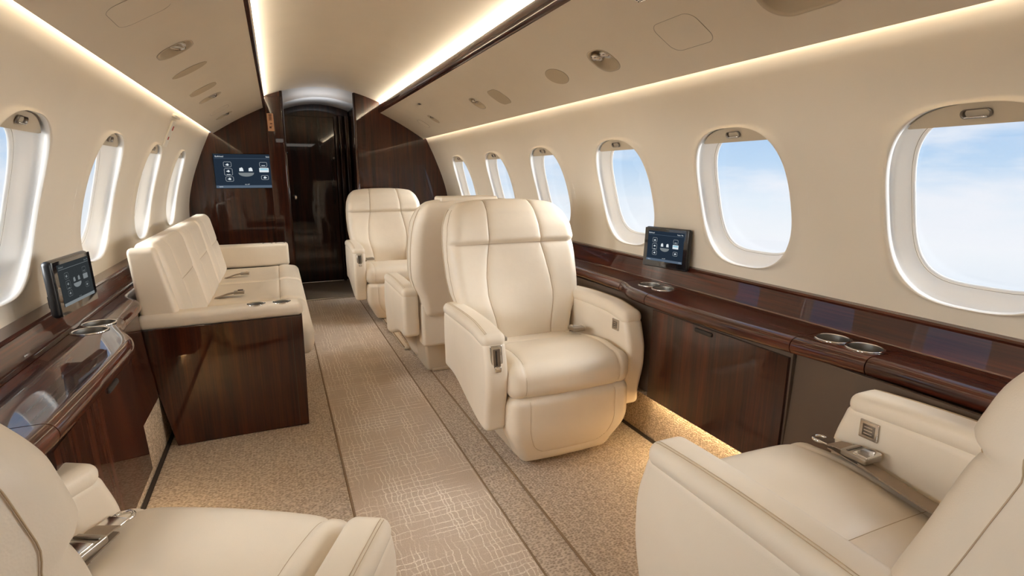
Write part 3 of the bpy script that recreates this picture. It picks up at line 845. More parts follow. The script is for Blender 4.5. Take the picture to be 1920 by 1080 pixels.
# cabinets and side panels below the ledge
def side_panel(side, y0, y1, name, label, cat, mat, xt, xb, z0=.235, z1=.6155):
    r = empty(name, (side*.93, (y0+y1)/2, z0)); tag(r, label, cat)
    oy = (y0+y1)/2
    P = [(xt, z1), (xt*.75+xb*.25, z1*.6+z0*.4), (xb, z0+.004), (xb+.004, z0), (xb+.014, z0), (xt+.014, z1)]
    P = catmull(P[:3], 5)+P[3:]
    o = extrude_y('panel', [(side*x-side*.93, z-z0) for x, z in P], [y0-oy, y1-oy], mat, r, closed=True, cap=True); shade_auto(o, 30)
    return r
def cabinet(side, y0, y1, label, xt=.898, xb=.892):
    r = side_panel(side, y0-.006, y1+.006, 'wall_cabinet', label, 'cabinet', M['taupe'], xt+.012, xb+.012, z0=.232, z1=.6155)
    r.children[0].name = 'cabinet_body'
    oy = (y0+y1)/2; z0 = .235
    P = catmull([(xt, .606), (xt*.75+xb*.25, .46), (xb, z0+.002)], 5)+[(xb+.011, z0), (xt+.011, .606)]
    o = extrude_y('cabinet_door', [(side*x-side*.93, z-z0) for x, z in P], [y0-oy, y1-oy], M['wood_v'], r, closed=True, cap=True); shade_auto(o, 30)
    # pull notch
    h = pad('door_handle', (.012, .085, .016), (side*(xt-.001)-side*.93, (.03 if side > 0 else .10), .606-.016-z0), .006, M['dark_gap'], o, step=.1)
    return r
cabinet(1, 1.045, 1.672, 'dark mahogany wall cabinet under the right ledge, between the two grey panels')
side_panel(1, .42, 1.0385, 'sidewall_panel', 'taupe sidewall panel below the right ledge beside the front right seat', 'panel', M['taupe'], .925, .90)
side_panel(1, -2.19, .417, 'sidewall_panel', 'taupe sidewall panel behind the front right seat back', 'panel', M['taupe'], .945, .93)
side_panel(1, 1.6785, 5.15, 'sidewall_panel', 'long taupe sidewall panel below the right ledge behind the single seats', 'panel', M['taupe'], .940, .915)
cabinet(-1, 1.225, 1.835, 'dark mahogany wall cabinet under the left ledge before the sofa', xt=.882, xb=.868)
side_panel(-1, .98, 1.2185, 'sidewall_panel', 'taupe sidewall panel below the left ledge beside the front left seat', 'panel', M['taupe'], .955, .945)
side_panel(-1, 1.842, 1.900, 'sidewall_panel', 'thin taupe end panel between the left cabinet and the sofa arm', 'panel', M['taupe'], .905, .890)
side_panel(-1, 1.903, 2.455, 'sidewall_panel', 'dark wood sidewall panel under the narrow ledge behind the sofa', 'panel', M['wood_v'], .985, .955)
# carpeted kick walls + floor lights
for s in (-1, 1):
    o = extrude_y('k', [(s*.962, -.01), (s*.960, .02), (s*.960, .235), (s*.99, .235), (s*.99, -.01)], [Y0, Y1-.01], M['kick'], closed=True, smooth=False); 
    o.name = 'baseboard_right' if s > 0 else 'baseboard_left'; struct(o)
    o = extrude_y('g', [(s*.9585, -.001), (s*.9585, .012), (s*.95, .0045), (s*.945, .004)], [Y0, Y1-.01], M['dark_gap'], smooth=False); trim(o)
    o = extrude_y('h', [(s*.962, .2305), (s*.895, .2305), (s*.895, .2325), (s*.962, .2325)], [Y0, Y1-.02 if s > 0 else 1.895], M['kick'], closed=True, cap=True, smooth=False); trim(o)  # strip added above the floor LED to block its upward light
    segs = [(-.9, 1.70)] if s > 0 else [(.9, 1.89)]
    segs += [(2.6, 5.0)] if s > 0 else []
    for (a, b) in segs:
        o = extrude_y('l', [(s*.9535, .2285), (s*.936, .2285)], [a, b], M['led_floor'], smooth=False); trim(o)

# ------------------------------------------------------------------ valance fixtures
def val_frame(s, t, y):
    """matrix: local x along valance (down/outward), local y along cabin, local z = into the cabin"""
    a = Vector((.489, 0, 1.690)); b = Vector((.888, 0, 1.467)); tt = t/.4624
    p = a.lerp(b, tt); p.z += .010*math.sin(PI*tt)
    d = (b-a); d.z += .010*PI*math.cos(PI*tt)*1.0; d.normalize()
    p.x *= s; d.x *= s
    nrm = Vector((-d.z*s, 0, d.x*s)) if s > 0 else Vector((d.z, 0, -d.x))
    if nrm.z > 0: nrm = -nrm
    p.y = y
    yv = nrm.cross(d)
    m = Matrix(((d.x, yv.x, nrm.x, p.x), (d.y, yv.y, nrm.y, p.y), (d.z, yv.z, nrm.z, p.z), (0, 0, 0, 1)))
    return m
def place(root, m): root.matrix_world = m
def disc_panel(name, s, t, y, w, l, r, mat, label, cat, group=None, groove=True, ell=False, th=.0022):
    root = empty(name); place(root, val_frame(s, t, y)); tag(root, label, cat, group)
    P = superell(w/2, l/2, 2.0, 48) if ell else rrect(w, l, r, 8)
    n = len(P); V = []; F = []
    lv = [(1.0, -.004), (1.0, th*.5), (.985, th), (.0, th)]
    for k, z in lv[:3]:
        for p in P: V.append((p[0]*k, p[1]*k, z))
    for i in range(2):
        for k in range(n): F.append([i*n+k, i*n+(k+1) % n, (i+1)*n+(k+1) % n, (i+1)*n+k])
    F.append([2*n+k for k in range(n)])
    mesh_obj('cover', V, F, mat, root, False)
    if groove:
        pth = [(p[0]*1.012, p[1]*1.012, .0002) for p in P]; pth.append(pth[0]); pth.append(pth[1])
        tube('seam', pth, .0011, M['seal'], root, n=5)
    return root
def cut_valance(s, t, y, P, depth=.07):
    o = bpy.data.objects['ceiling_valance_left' if s < 0 else 'ceiling_valance_right']
    m = val_frame(s, t, y); n = len(P)
    V = [m @ Vector((p[0], p[1], z)) for z in (-depth, depth) for p in P]
    F = [list(range(n)), [n+k for k in reversed(range(n))]]+[[k, (k+1) % n, n+(k+1) % n, n+k] for k in range(n)]
    me = bpy.data.meshes.new('cut'); me.from_pydata(V, [], F)
    bm = bmesh.new(); bm.from_mesh(me); bmesh.ops.recalc_face_normals(bm, faces=bm.faces); bm.to_mesh(me); bm.free()
    co = bpy.data.objects.new('cut', me); COL.objects.link(co)
    md = o.modifiers.new('b', 'BOOLEAN'); md.operation = 'DIFFERENCE'; md.object = co; md.solver = 'EXACT'
    bpy.context.view_layer.update()
    new = bpy.data.meshes.new_from_object(o.evaluated_get(bpy.context.evaluated_depsgraph_get()))
    o.modifiers.clear(); o.data = new; bpy.data.objects.remove(co)
def light_pod(s, t, y, w, l, label, group, nl=2):
    root = empty('reading_light'); place(root, val_frame(s, t, y)); tag(root, label, 'light', group)
    P = rrect(w, l, min(w, l)*.42, 8); n = len(P); V = []; F = []
    lv = [(1.05, -.002), (1.04, .0025), (.95, .0035), (.90, .001), (.84, -.004), (.70, -.009)]
    # shallow dish standing just proud of the panel
    lv = [(1.05, -.001), (1.04, .0012), (.97, .0016), (.93, -.001), (.89, -.008), (.82, -.017), (.68, -.023), (.4, -.025)]
    cut_valance(s, t, y, [(p[0]*1.0, p[1]*1.0) for p in P])
    for k, z in lv:
        for p in P: V.append((p[0]*k, p[1]*k, z))
    for i in range(len(lv)-1):
        for k in range(n): F.append([i*n+k, i*n+(k+1) % n, (i+1)*n+(k+1) % n, (i+1)*n+k])
    F.append([(len(lv)-1)*n+k for k in range(n)])
    mesh_obj('dish', V, F, M['vent'], root, True)
    for k in range(nl):
        yy = (k-(nl-1)/2)*l*.46
        e = lathe('eyeball_lamp', [(.0, .0), (.019, .001), (.021, .006), (.019, .013), (.014, .017), (.013, .013), (0, .011)], M['metal'], root, n=24)
        e.location = (-w*.16, yy, -.021); e.scale = (w/.115*1.30,)*3; e.rotation_euler = (.2, .45, 0)
        q = lathe('lamp_lens', [(0, .0145), (.010, .0138), (.0125, .0125)], M['lens'], e, n=20)
    pth = [(p[0]*1.055, p[1]*1.055, .0003) for p in P]; pth += pth[:2]
    tube('seam', pth, .0009, M['seal'], root, n=5)
    return root
G1 = 'reading light pods in the side ceiling panels'
light_pod(1, .295, 1.853, .118, .130, 'twin eyeball reading light in the right ceiling panel, nearest the camera', G1)
light_pod(1, .287, 3.250, .105, .110, 'twin eyeball reading light beside the second oval cover, right ceiling panel', G1)
light_pod(1, .288, 4.268, .100, .080, 'small single reading light in the right ceiling panel nearest the bulkhead', G1, 1)
light_pod(-1, .281, 2.338, .125, .135, 'single eyeball reading light nearest the camera in the left ceiling panel', G1, 1)
light_pod(-1, .295, 3.590, .125, .110, 'middle reading light of the left ceiling panel, beyond the oval covers', G1, 1)
light_pod(-1, .300, 4.560, .120, .100, 'reading light of the left ceiling panel nearest the bulkhead', G1, 1)
disc_panel('speaker_cover', 1, .293, 2.225, .100, .150, .02, M['ovalcover'], 'oval speaker cover beside the nearest right reading light', 'cover', 'oval ceiling covers', ell=True)
disc_panel('speaker_cover', 1, .295, 2.910, .125, .150, .045, M['ovalcover'], 'oval speaker cover before the second reading light, right ceiling panel', 'cover', 'oval ceiling covers')
disc_panel('speaker_cover', -1, .285, 2.727, .155, .100, .03, M['ovalcover'], 'oval speaker cover beyond the nearest left reading light', 'cover', 'oval ceiling covers', ell=True)
disc_panel('speaker_cover', -1, .295, 3.262, .140, .130, .045, M['ovalcover'], 'oval speaker cover before the middle left reading light', 'cover', 'oval ceiling covers')
disc_panel('speaker_cover', -1, .300, 4.20, .130, .15, .045, M['ceil'], 'faint oval cover before the last left reading light', 'cover', 'oval ceiling covers', th=.001)
disc_panel('speaker_cover', 1, .300, 4.62, .110, .12, .045, M['ceil'], 'faint oval cover beyond the last right reading light', 'cover', 'oval ceiling covers', th=.001)
disc_panel('oxygen_mask_hatch', 1, .294, 1.412, .128, .180, .035, M['ceil'], 'flush rounded oxygen hatch in the right ceiling panel', 'hatch', 'ceiling hatches', th=.0012)
disc_panel('oxygen_mask_hatch', -1, .284, 1.800, .150, .180, .035, M['ceil'], 'flush rounded oxygen hatch in the left ceiling panel, upper left', 'hatch', 'ceiling hatches', th=.0012)
disc_panel('smoke_sensor', 1, .108, 4.083, .016, .045, .003, M['metal_dark'], 'tiny dark rectangular sensor slot in the right ceiling panel near the bulkhead', 'sensor', groove=False)
# grille and recessed big handle at the top right edge of the photo
g = disc_panel('speaker_grille', 1, .095, 1.41, .07, .075, .02, M['metal'], 'small metal speaker grille at the top edge of the right ceiling panel', 'grille', groove=True)
bm = bmesh.new()
for i in range(9):
    for j in range(9): box_bm(bm, -.028+i*.007-.002, -.028+i*.007+.002, -.030+j*.0075-.002, -.030+j*.0075+.002, .0022, .0028)
from_bm('grille_holes', bm, M['dark_gap'], g, smooth=False)
root = empty('ceiling_grip'); place(root, val_frame(1, .285, 1.0)); tag(root, 'large recessed oval grip in the right ceiling panel at the top edge', 'grip')
P = rrect(.14, .22, .065, 8); n = len(P); V = []; F = []
cut_valance(1, .285, 1.0, [(p[0]*.99, p[1]*.99) for p in P])
for k, z in [(1.06, -.001), (1.05, .002), (.98, .0025), (.93, -.002), (.86, -.018), (.7, -.030)]:
    for p in P: V.append((p[0]*k, p[1]*k, z))
for i in range(5):
    for k in range(n): F.append([i*n+k, i*n+(k+1) % n, (i+1)*n+(k+1) % n, (i+1)*n+k])
F.append([5*n+k for k in range(n)])
mesh_obj('grip_dish', V, F, M['vent'], root, True)

# left wall emergency exit placard
ze = 1.372
n_ = wn(ze); ex = empty('exit_handle_cover'); 
tz = Vector((-(n_.z), 0, 1)).normalized()
def wall_frame_left(y, z):
    n = wn(z); nx = Vector((-n.x, 0, n.z)); up = Vector((-( -nx.z), 0, 0))
    yv = Vector((0, 1, 0)); u = nx.cross(yv)
    if u.z < 0: u = -u; yv = -yv
    return Matrix(((yv.x, u.x, nx.x, -wx(z)), (yv.y, u.y, nx.y, y), (yv.z, u.z, nx.z, z), (0, 0, 0, 1)))
ex.matrix_world = wall_frame_left(3.58, 1.365)
tag(ex, 'white emergency exit handle cover with red marks high on the left wall', 'handle cover')
pad('cover', (.105, .155, .012), (0, -.01, .004), .005, M['white'], ex, step=.1)
pad('hood', (.16, .018, .02), (0, .092, .006), .006, M['white'], ex, step=.1)
pad('red_mark', (.022, .026, .002), (.012, .025, .011), .0008, M['red'], ex, step=.1)
pad('red_mark', (.022, .018, .002), (-.008, -.035, .011), .0008, M['red'], ex, step=.1)

# ------------------------------------------------------------------ club seats
LEA = M['leather']; SH = M['shell']
cache = {}
def reuse(key, fn, parent):
    """build a part once, later seats copy it (shared mesh)"""
    if key in cache:
        def cp(o, par):
            c = o.copy(); COL.objects.link(c); c.parent = par
            for ch in o.children: cp(ch, c)
            return c
        return cp(cache[key], parent)
    o = fn(); o.parent = parent; cache[key] = o; return o

def make_seat_cushion(s4):
    def warp(V):
        x, y, z = V[:, 0].copy(), V[:, 1].copy(), V[:, 2].copy()
        # wider nose in front of the arms
        w = 1+.035*sstep(-.34, -.39, y)
        V[:, 0] = x*w
        # crown at the front, dip towards the back
        top = sstep(.33, .42, z)
        V[:, 2] = z+top*(.022*np.exp(-((y+.27)/.12)**2)-.020*sstep(-.15, .05, y))
        # front face bows
        V[:, 1] = y-.018*np.clip(1-(x/.28)**2, 0, 1)*sstep(-.25, -.40, y)
        return V
    g = [('z+', [[(-.30, .05), (.30, .05)], [(-.195, -.25), (-.195, .30)], [(.195, -.25), (.195, .30)]], .0035, .0045, .0022),
         ('y-', [[(-.195, -.1), (-.195, .1)], [(.195, -.1), (.195, .1)]], .003, .0045, .001)]
    return pad('seat_cushion', (.52, .47, .125), (0, -.175, .372), .05, LEA, None, step=.0065, grooves=g, warp=warp, crown=[('z+', .008)])
def make_leg_rest():
    def warp(V):
        x, y, z = V[:, 0].copy(), V[:, 1].copy(), V[:, 2].copy()
        k = sstep(.20, .03, z)
        V[:, 0] = x*(1-.24*k)
        V[:, 1] = y+.045*k**1.5-.012*np.clip(1-(x/.27)**2, 0, 1)*sstep(-.33, -.38, y)
        return V
    U = [(-.185, .16), (-.185, -.045)]+[(-.185+.05*(1-math.cos(a)), -.045-.05*math.sin(a)) for a in np.linspace(.2, PI/2, 6)]
    U += [(-x, z) for x, z in reversed(U)]
    g = [('y-', [U], .003, .0045, .001)]
    return pad('leg_rest', (.525, .13, .300), (0, -.348, .176), .04, LEA, None, step=.0065, grooves=g, warp=warp)
def make_back():
    """upholstered shield: front face -y, rear shell +y, one recline angle"""
    W, T, H = .64, .165, .66
    def warp(V):
        x, y, z = V[:, 0].copy(), V[:, 1].copy(), V[:, 2].copy()   # centred: z -.33...33
        t = (z+H/2)/H
        hw = np.interp(t, [0, .12, .20, .28, .36, .46, .60, .72, .82, .90, .95, 1.0], [.240, .246, .260, .286, .303, .311, .314, .311, .302, .288, .278, .266])
        xn = x/(W/2)*hw
        zz = z.copy()
        zz -= .026*np.clip(np.abs(x)/(W/2), 0, 1)**3*sstep(.80, 1.0, t)
        yn = y.copy()
        front = sstep(.02, -.06, y)
        yn -= front*(.014*np.clip(np.abs(x)/(W/2), 0, 1)**2.2*sstep(.2, .45, t)*(1-.4*sstep(.8, 1, t)))
        yn -= front*(.016*np.exp(-((t-.25)/.16)**2))            # lumbar
        yn -= front*(.016*sstep(.69, .74, t)*(1-sstep(.92, 1.0, t)))   # head roll
        yn *= 1-.28*sstep(.80, 1.0, t)
        yn += .016*sstep(.0, .07, y)*np.clip(1-(x/(W/2))**2, 0, 1)
        zz0 = zz+H/2
        V[:, 0] = xn; V[:, 1] = yn+.080+zz0*.29; V[:, 2] = .375+zz0*.975
        return V
    zs = lambda t: -H/2+H*t
    mid = [(-.168, zs(.02)), (-.170, zs(.20)), (-.168, zs(.36)), (-.160, zs(.48)), (-.146, zs(.60)), (-.132, zs(.70)), (-.134, zs(.85)), (-.136, zs(1.05))]
    rgt = [(-a, b) for a, b in mid]
    hor = [(-.40, zs(.702)), (.40, zs(.702))]
    g = [('y-', [mid, rgt, hor], .0042, .0042, .0032), ('z+', [[(-.136, -.1), (-.136, .02)], [(.136, -.1), (.136, .02)]], .004, .0045, .002),
         ('x-', [[(-.028, -.4), (-.028, .4)], [(.022, -.4), (.022, .4)], [(.030, -.4), (.030, .4)]], .0015, .004, .0005), ('x+', [[(-.028, -.4), (-.028, .4)], [(.022, -.4), (.022, .4)], [(.030, -.4), (.030, .4)]], .0015, .004, .0005)]
    o = pad('backrest', (W, T, H), (0, 0, 0), .050, LEA, None, step=(.006, .009, .006), grooves=g, warp=warp, crown=[('y-', .006)], lift=.0018)
    return o
def make_arm(side, drop, h):
    """body + padded cap. local x positive = side"""
    s = side; top = h
    def wb(V):
        x, y, z = V[:, 0].copy(), V[:, 1].copy(), V[:, 2].copy()
        k = sstep(-.22, -.38, y)
        V[:, 2] = z-drop*k*sstep(.25, top, z)
        # lower edge rises to the back
        V[:, 2] += .095*sstep(-.36, .05, y)*sstep(top-.05, .20, z)
        # side bows out a little
        V[:, 0] = x+s*.010*np.exp(-((z-.42)/.14)**2)*np.clip(1-((y+.12)/.27)**2, 0, 1)
        V[:, 1] = y-.034*sstep(top, top-.16, z)*sstep(-.15, -.37, y)+.030*sstep(.40, .22, z)*sstep(-.2, -.36, y)
        return V
    body = pad('armrest', (.088, .515, top-.03-.188), (s*.302, -.118, (top-.03+.188)/2), .022, LEA, None, step=.02, warp=wb)
    def wc(V):
        x, y, z = V[:, 0].copy(), V[:, 1].copy(), V[:, 2].copy()
        k = sstep(-.22, -.38, y)
        V[:, 2] = z-drop*k+.010*np.clip(1-((y+.12)/.26)**2, 0, 1)
        V[:, 0] = x+s*.006*np.clip(1-((y+.12)/.27)**2, 0, 1)
        return V
    cap = pad('armrest_pad', (.094, .522, .056), (s*.302, -.118, top-.028), .0265, LEA, body, step=.016, warp=wc)
    st = stitch(cap, [[(s*.335, -.36, top), (s*.335, .12, top)], [(s*.329, -.36, top), (s*.329, .12, top)]], (0, 0, -1), cap, r=.0008)
    return body
def make_base():
    def w(V):
        x, y, z = V[:, 0].copy(), V[:, 1].copy(), V[:, 2].copy()
        k = sstep(.0, .28, z)
        V[:, 0] = x*(1+.06*k); V[:, 1] = y*(1-.10*k)
        return V
    b = pad('pedestal_base', (.36, .50, .264), (0, 0, .137), .018, SH, None, step=.04, warp=w)
    bolt = lathe('bolt', [(0, 0), (.008, .001), (.010, .004), (.009, .010), (0, .012)], M['metal'], b, n=16)
    bolt.rotation_euler = (0, -PI/2, 0); bolt.location = (-.187, -.12, .10)
    pad('floor_rail', (.30, .52, .018), (0, 0, .014), .006, SH, b, step=.2)
    return b
def make_lever(s):
    r = pad('recline_control', (.046, .010, .112), (0, 0, 0), .0045, M['chrome'], None, step=.05)
    pad('recess', (.028, .004, .086), (0, -.0042, 0), .0018, M['metal_dark'], r, step=.1)
    pad('slot', (.006, .003, .055), (-.002, -.0062, .010), .001, M['black'], r, step=.1)
    pad('lever', (.024, .012, .022), (0, -.010, -.030), .004, M['chrome'], r, step=.05)
    return r
def make_panel():
    r = pad('control_panel', (.006, .046, .046), (0, 0, 0), .0028, M['metal'], None, step=.05)
    pad('button', (.003, .030, .030), (0, 0, 0), .0012, M['metal_dark'], r, step=.1)
    bm = bmesh.new()
    for i in range(3): box_bm(bm, -.0050, .0050, -.010, .010, -.009+i*.008, -.009+i*.008+.0025)
    from_bm('button_mark', bm, M['metal'], r, smooth=False)
    r.children[0].scale = (2.6, 1, 1)
    return r
def belt(kind, s, parent, z0=.44, bx=.195):
    """kind 'long': webbing lying forward along the seat edge to a buckle; 'short': tucked buckle at the back corner"""
    r = empty('seat_belt'); r.parent = parent
    if kind == 'long':
        x = s*bx
        pts = catmull([(x-s*.02, .02, z0-.012), (x-s*.018, -.05, z0+.004), (x-s*.008, -.13, z0+.008), (x+s*.004, -.21, z0+.012), (x+s*.012, -.285, z0+.022)], 5)
        ribbon('webbing', pts, .045, (1, 0, .15), M['strap'], r)
        pts2 = catmull([(x+s*.012, .02, z0-.016), (x+s*.010, -.06, z0-.004), (x+s*.016, -.16, z0+.000), (x+s*.026, -.26, z0+.008), (x+s*.036, -.375, z0+.012)], 5)
        ribbon('webbing', pts2, .045, (1, 0, .1), M['strap'], r)
        b = pad('buckle', (.058, .062, .016), (x+s*.020, -.300, z0+.034), .0045, M['buckle'], r, step=.03)
        pad('buckle_flap', (.054, .034, .006), (x+s*.020, -.286, z0+.0435), .0022, M['chrome'], b, step=.05)
        pad('buckle_bar', (.050, .006, .004), (x+s*.020, -.317, z0+.0425), .0015, M['metal_dark'], b, step=.05)
        ribbon('webbing', [(x+s*.020, -.325, z0+.036), (x+s*.026, -.352, z0+.032), (x+s*.030, -.372, z0+.026)], .044, (1, 0, 0), M['strap'], r)
        tg = pad('belt_tongue', (.044, .030, .004), (x+s*.032, -.386, z0+.024), .0018, M['chrome'], r, step=.05)
        ring = [(x+s*.033+.017*math.cos(a), -.410+.017*math.sin(a), z0+.019) for a in np.linspace(0, 2*PI, 25)]
        tube('tongue_ring', ring, .0042, M['chrome'], tg, n=8)
        r.rotation_euler = (0, 0, 0)
    else:
        x = s*.225
        pts = catmull([(x+s*.01, .0, z0-.02), (x, -.045, z0+.002), (x-s*.02, -.08, z0+.020), (x-s*.034, -.105, z0+.024)], 4)
        ribbon('webbing', pts, .045, (1, 0, .2), M['strap'], r)
        b = pad('buckle', (.060, .056, .018), (x-s*.038, -.122, z0+.031), .004, M['buckle'], r, step=.03)
        pad('buckle_flap', (.048, .026, .006), (x-s*.038, -.114, z0+.0405), .002, M['chrome'], b, step=.05)
    return r
def club_seat(loc, rz, label, aisle, hl=.585, hr=.585, dropl=.0, dropr=.0, belts=(), base_dy=0.0, rear=False, base=True, sy=1.05, ay=1.0, lean=0, bdx=0, bx=.195):
    """aisle: local side (+1/-1) carrying the recline lever; the control panel sits inside the other arm"""
    root = empty('club_seat', loc, rz); tag(root, label, 'seat', 'cream leather club seats')
    seat = reuse('seat', lambda: make_seat_cushion(0), root)
    lr = reuse('leg', make_leg_rest, root)
    seat.scale = (1, sy, 1); lr.location = (0, -.41*(sy-1), 0)
    bk = reuse('back', make_back, root)
    if lean:
        a = math.radians(lean); bk.rotation_euler = (a, 0, 0); py, pz = .04, .42
        bk.location = (bdx, py-(py*math.cos(a)-pz*math.sin(a)), pz-(py*math.sin(a)+pz*math.cos(a)))
    al = reuse('arm-%g-%g' % (hl, dropl), lambda: make_arm(-1, dropl, hl), root); al.scale = (1, ay, 1)
    ar_ = reuse('arm+%g-%g' % (hr, dropr), lambda: make_arm(1, dropr, hr), root); ar_.scale = (1, ay, 1)
    low = reuse('lower', lambda: pad('rear_shroud', (.50, .10, .24), (0, .110, .345), .018, LEA, None, step=.04), root)
    b = reuse('base', make_base, root); b.location = (0, base_dy, 0)
    lv = reuse('lever', lambda: make_lever(1), root); lv.rotation_euler = (-.16, 0, 0); lv.location = (aisle*.304, -.376-.018, .487-(dropl if aisle < 0 else dropr)*.6-(.585-(hl if aisle < 0 else hr)))
    pn = reuse('panel', make_panel, root); pn.location = (-aisle*.2585, -.315, .510+((hr if aisle < 0 else hl)-.585)); 
    for (k, s) in belts: belt(k, s, root, .436 if k == 'short' else .456, bx)
    if rear:
        lab = pad('rear_label', (.060, .030, .010), (-.19, .262, 1.004), .004, SH, root, step=.05)
        hd = pad('headrest_flap', (.30, .13, .030), (.03, .262, 1.012), .014, LEA, root, step=.02)
    return root
# stitching for the backrest edge is built once on the shared mesh
club_seat((.540, 2.095, 0), 0, 'cream leather club seat facing the camera in the middle of the cabin', -1, hl=.578, dropl=.012, hr=.60, dropr=.012, belts=(('short', -1), ('short', 1)), base_dy=-.04)
club_seat((.460, 2.85, 0), PI, 'cream club seat turned away, its rear showing behind the middle seat', 1, hl=.55, hr=.55, belts=(), base_dy=-.30, rear=True)
club_seat((.392, 4.49, 0), 0, 'furthest cream leather club seat, facing forward beside the aft door', -1, hl=.60, dropl=.012, hr=.60, dropr=.012, belts=(('short', -1), ('short', 1)), base_dy=-.04)
club_seat((.545, .42, 0), PI, 'nearest right cream club seat with its back to the camera, lower right corner', 1, hl=.61, hr=.61, belts=(('long', -1),), sy=1.2)
club_seat((-.810, .712, 0), PI-math.radians(28), 'nearest left cream club seat swivelled towards the aisle, lower left corner', -1, hl=.47, hr=.56, belts=(('long', 1),), sy=1.25, ay=1.25, lean=5, bdx=.030, bx=.140)

# ------------------------------------------------------------------ sofa
so = empty('sofa', (-.68, 3.50, 0)); tag(so, 'long three-place cream leather sofa with wood end panel along the left wall', 'sofa')
OX, OY = -.68, 3.50
YA, YB = 2.565, 4.43
L3 = (YB-YA)/3
for i in range(3):
    yc = YA+L3*(i+.5)
    def wseat(V):
        x = V[:, 0].copy(); z = V[:, 2].copy(); xw = x+OX
        k = sstep(-.50, -.36, xw)
        V[:, 2] = z-.0*k + .012*np.exp(-((xw+.44)/.06)**2)*sstep(.36, .43, z)
        lowk = sstep(.36, .27, z)
        V[:, 2] -= sstep(-.46, -.40, xw)*lowk*.055
        return V
    g = [('z+', [[(.125, -.5), (.125, .5)]], .004, .006, .004)]
    # seat: x from -.86 to -.335
    pad('seat_cushion', (.525, L3-.001, .125), (-.5975-OX, yc-OY, .385), .040, LEA, so, step=.009, grooves=g, warp=wseat, crown=[('z+', .008)], lift=.001)
    def wback(V):
        z = V[:, 2].copy(); x = V[:, 0].copy(); t = (z-.43)/.42
        f = (x-(-.975-OX))/.155
        V[:, 0] = (-.975-.027*t)*(1-f)+(-.820-.085*t)*f-OX
        return V
    g = [('x+', [[(-L3*.18, .03), (L3*.50, .03)], [(-L3*.18, -.3), (-L3*.18, .3)]], .0045, .005, .003)]
    pad('back_cushion', (.155, L3-.001, .435), (-.8975-OX, yc-OY, .640), .045, LEA, so, step=.009, grooves=g, warp=wback, crown=[('x+', .010)], lift=.001)
pad('sofa_base', (.46, YB-YA, .30), (-.68-OX, (YA+YB)/2-OY, .16), .01, SH, so, step=.2)
# side bolster filling between arm and back cushion at the near end
def wb2(V):
    z = V[:, 2].copy(); x = V[:, 0].copy(); t = (z-.43)/.42; f = (x-(-.982-OX))/.155; V[:, 0] = (-.982-.024*t)*(1-f)+(-.827-.085*t)*f-OX; return V
pad('back_bolster', (.155, .07, .41), (-.9045-OX, 2.53-OY, .640), .022, LEA, so, step=.02, warp=wb2)
# near end wood panel (tapered outline) and cap
en = poly_prism('end_panel', [(-.915-OX, .004), (-.392-OX, .004), (-.386-OX, .30), (-.384-OX, .520), (-.995-OX, .520), (-.985-OX, .40), (-.95-OX, .20)], 'y', 2.470-OY, 2.560-OY, M['wood_v'], so, bev=.003)
# rounded aisle edge with fine shut line
box('shut_line', (-.4305-OX, -.4285-OX, 2.4685-OY, 2.471-OY, .01, .515), M['dark_gap'], en)
def warm(V):
    x = V[:, 0].copy()+OX; V[:, 2] += .004*sstep(-.9, -.45, x); return V
ar = pad('armrest', (.625, .100, .062), (-.690-OX, 2.520-OY, .546), .026, LEA, so, step=.016, warp=warm)
cup_xy = [(-.565, 2.520), (-.462, 2.520)]
cut_holes(ar, [(x-OX, y-OY) for x, y in cup_xy], .034, 1.4); shade_auto(ar, 50)
for x, y in cup_xy: cup_holder(x-OX, y-OY, .579, None, R=.034, parent=so)
for (nm) in ('armrest',):
    a2 = pad(nm, (.60, .12, .17), (-.695-OX, 4.495-OY, .530), .022, LEA, so, step=.03)
    pad('armrest_lower', (.55, .10, .43), (-.690-OX, 4.495-OY, .225), .012, M['wood_v'], so, step=.1)
for x in (-.54, -.45):
    ch = cup_holder(x-OX, 4.495-OY, .616, None, R=.032, parent=so); ch.scale = (1, 1, .1)
# sofa belts
for (y) in (2.72, 3.35, 4.0):
    r = empty('seat_belt', (0, 0, 0)); r.parent = so
    pts = catmull([(-.86-OX, y-OY+.02, .44), (-.80-OX, y-OY, .452), (-.745-OX, y-OY-.01, .470), (-.70-OX, y-OY-.015, .478)], 5)
    ribbon('webbing', pts, .045, (0, 1, 0), M['strap'], r)
    bkl = pad('buckle', (.055, .050, .015), (-.685-OX, y-OY-.018, .478), .004, M['buckle'], r, step=.03)
    pad('buckle_flap', (.030, .046, .006), (-.678-OX, y-OY-.018, .4875), .002, M['chrome'], bkl, step=.05)

# ------------------------------------------------------------------ world (sky with high cloud)
w = bpy.data.worlds.new('sky'); sc.world = w; w.use_nodes = True; nt = w.node_tree; nt.nodes.clear()
L = nt.links.new
tc = nd(nt, 'ShaderNodeTexCoord'); sep = nd(nt, 'ShaderNodeSeparateXYZ'); L(tc.outputs['Generated'], sep.inputs[0])
ramp = nd(nt, 'ShaderNodeValToRGB'); mr = nd(nt, 'ShaderNodeMapRange'); mr.inputs['From Min'].default_value = -.20; mr.inputs['From Max'].default_value = .16
L(sep.outputs['Z'], mr.inputs['Value']); L(mr.outputs[0], ramp.inputs[0])
cr = ramp.color_ramp; cr.elements[0].position = 0; cr.elements[0].color = srgb(226, 234, 244); cr.elements[1].position = 1; cr.elements[1].color = srgb(150, 190, 235)
for p, c in ((.28, (246, 248, 250)), (.44, (232, 241, 249)), (.62, (192, 218, 243))): e = cr.elements.new(p); e.color = srgb(*c)
mp = nd(nt, 'ShaderNodeMapping'); mp.inputs['Scale'].default_value = (2.6, 2.6, 9); L(tc.outputs['Generated'], mp.inputs['Vector'])
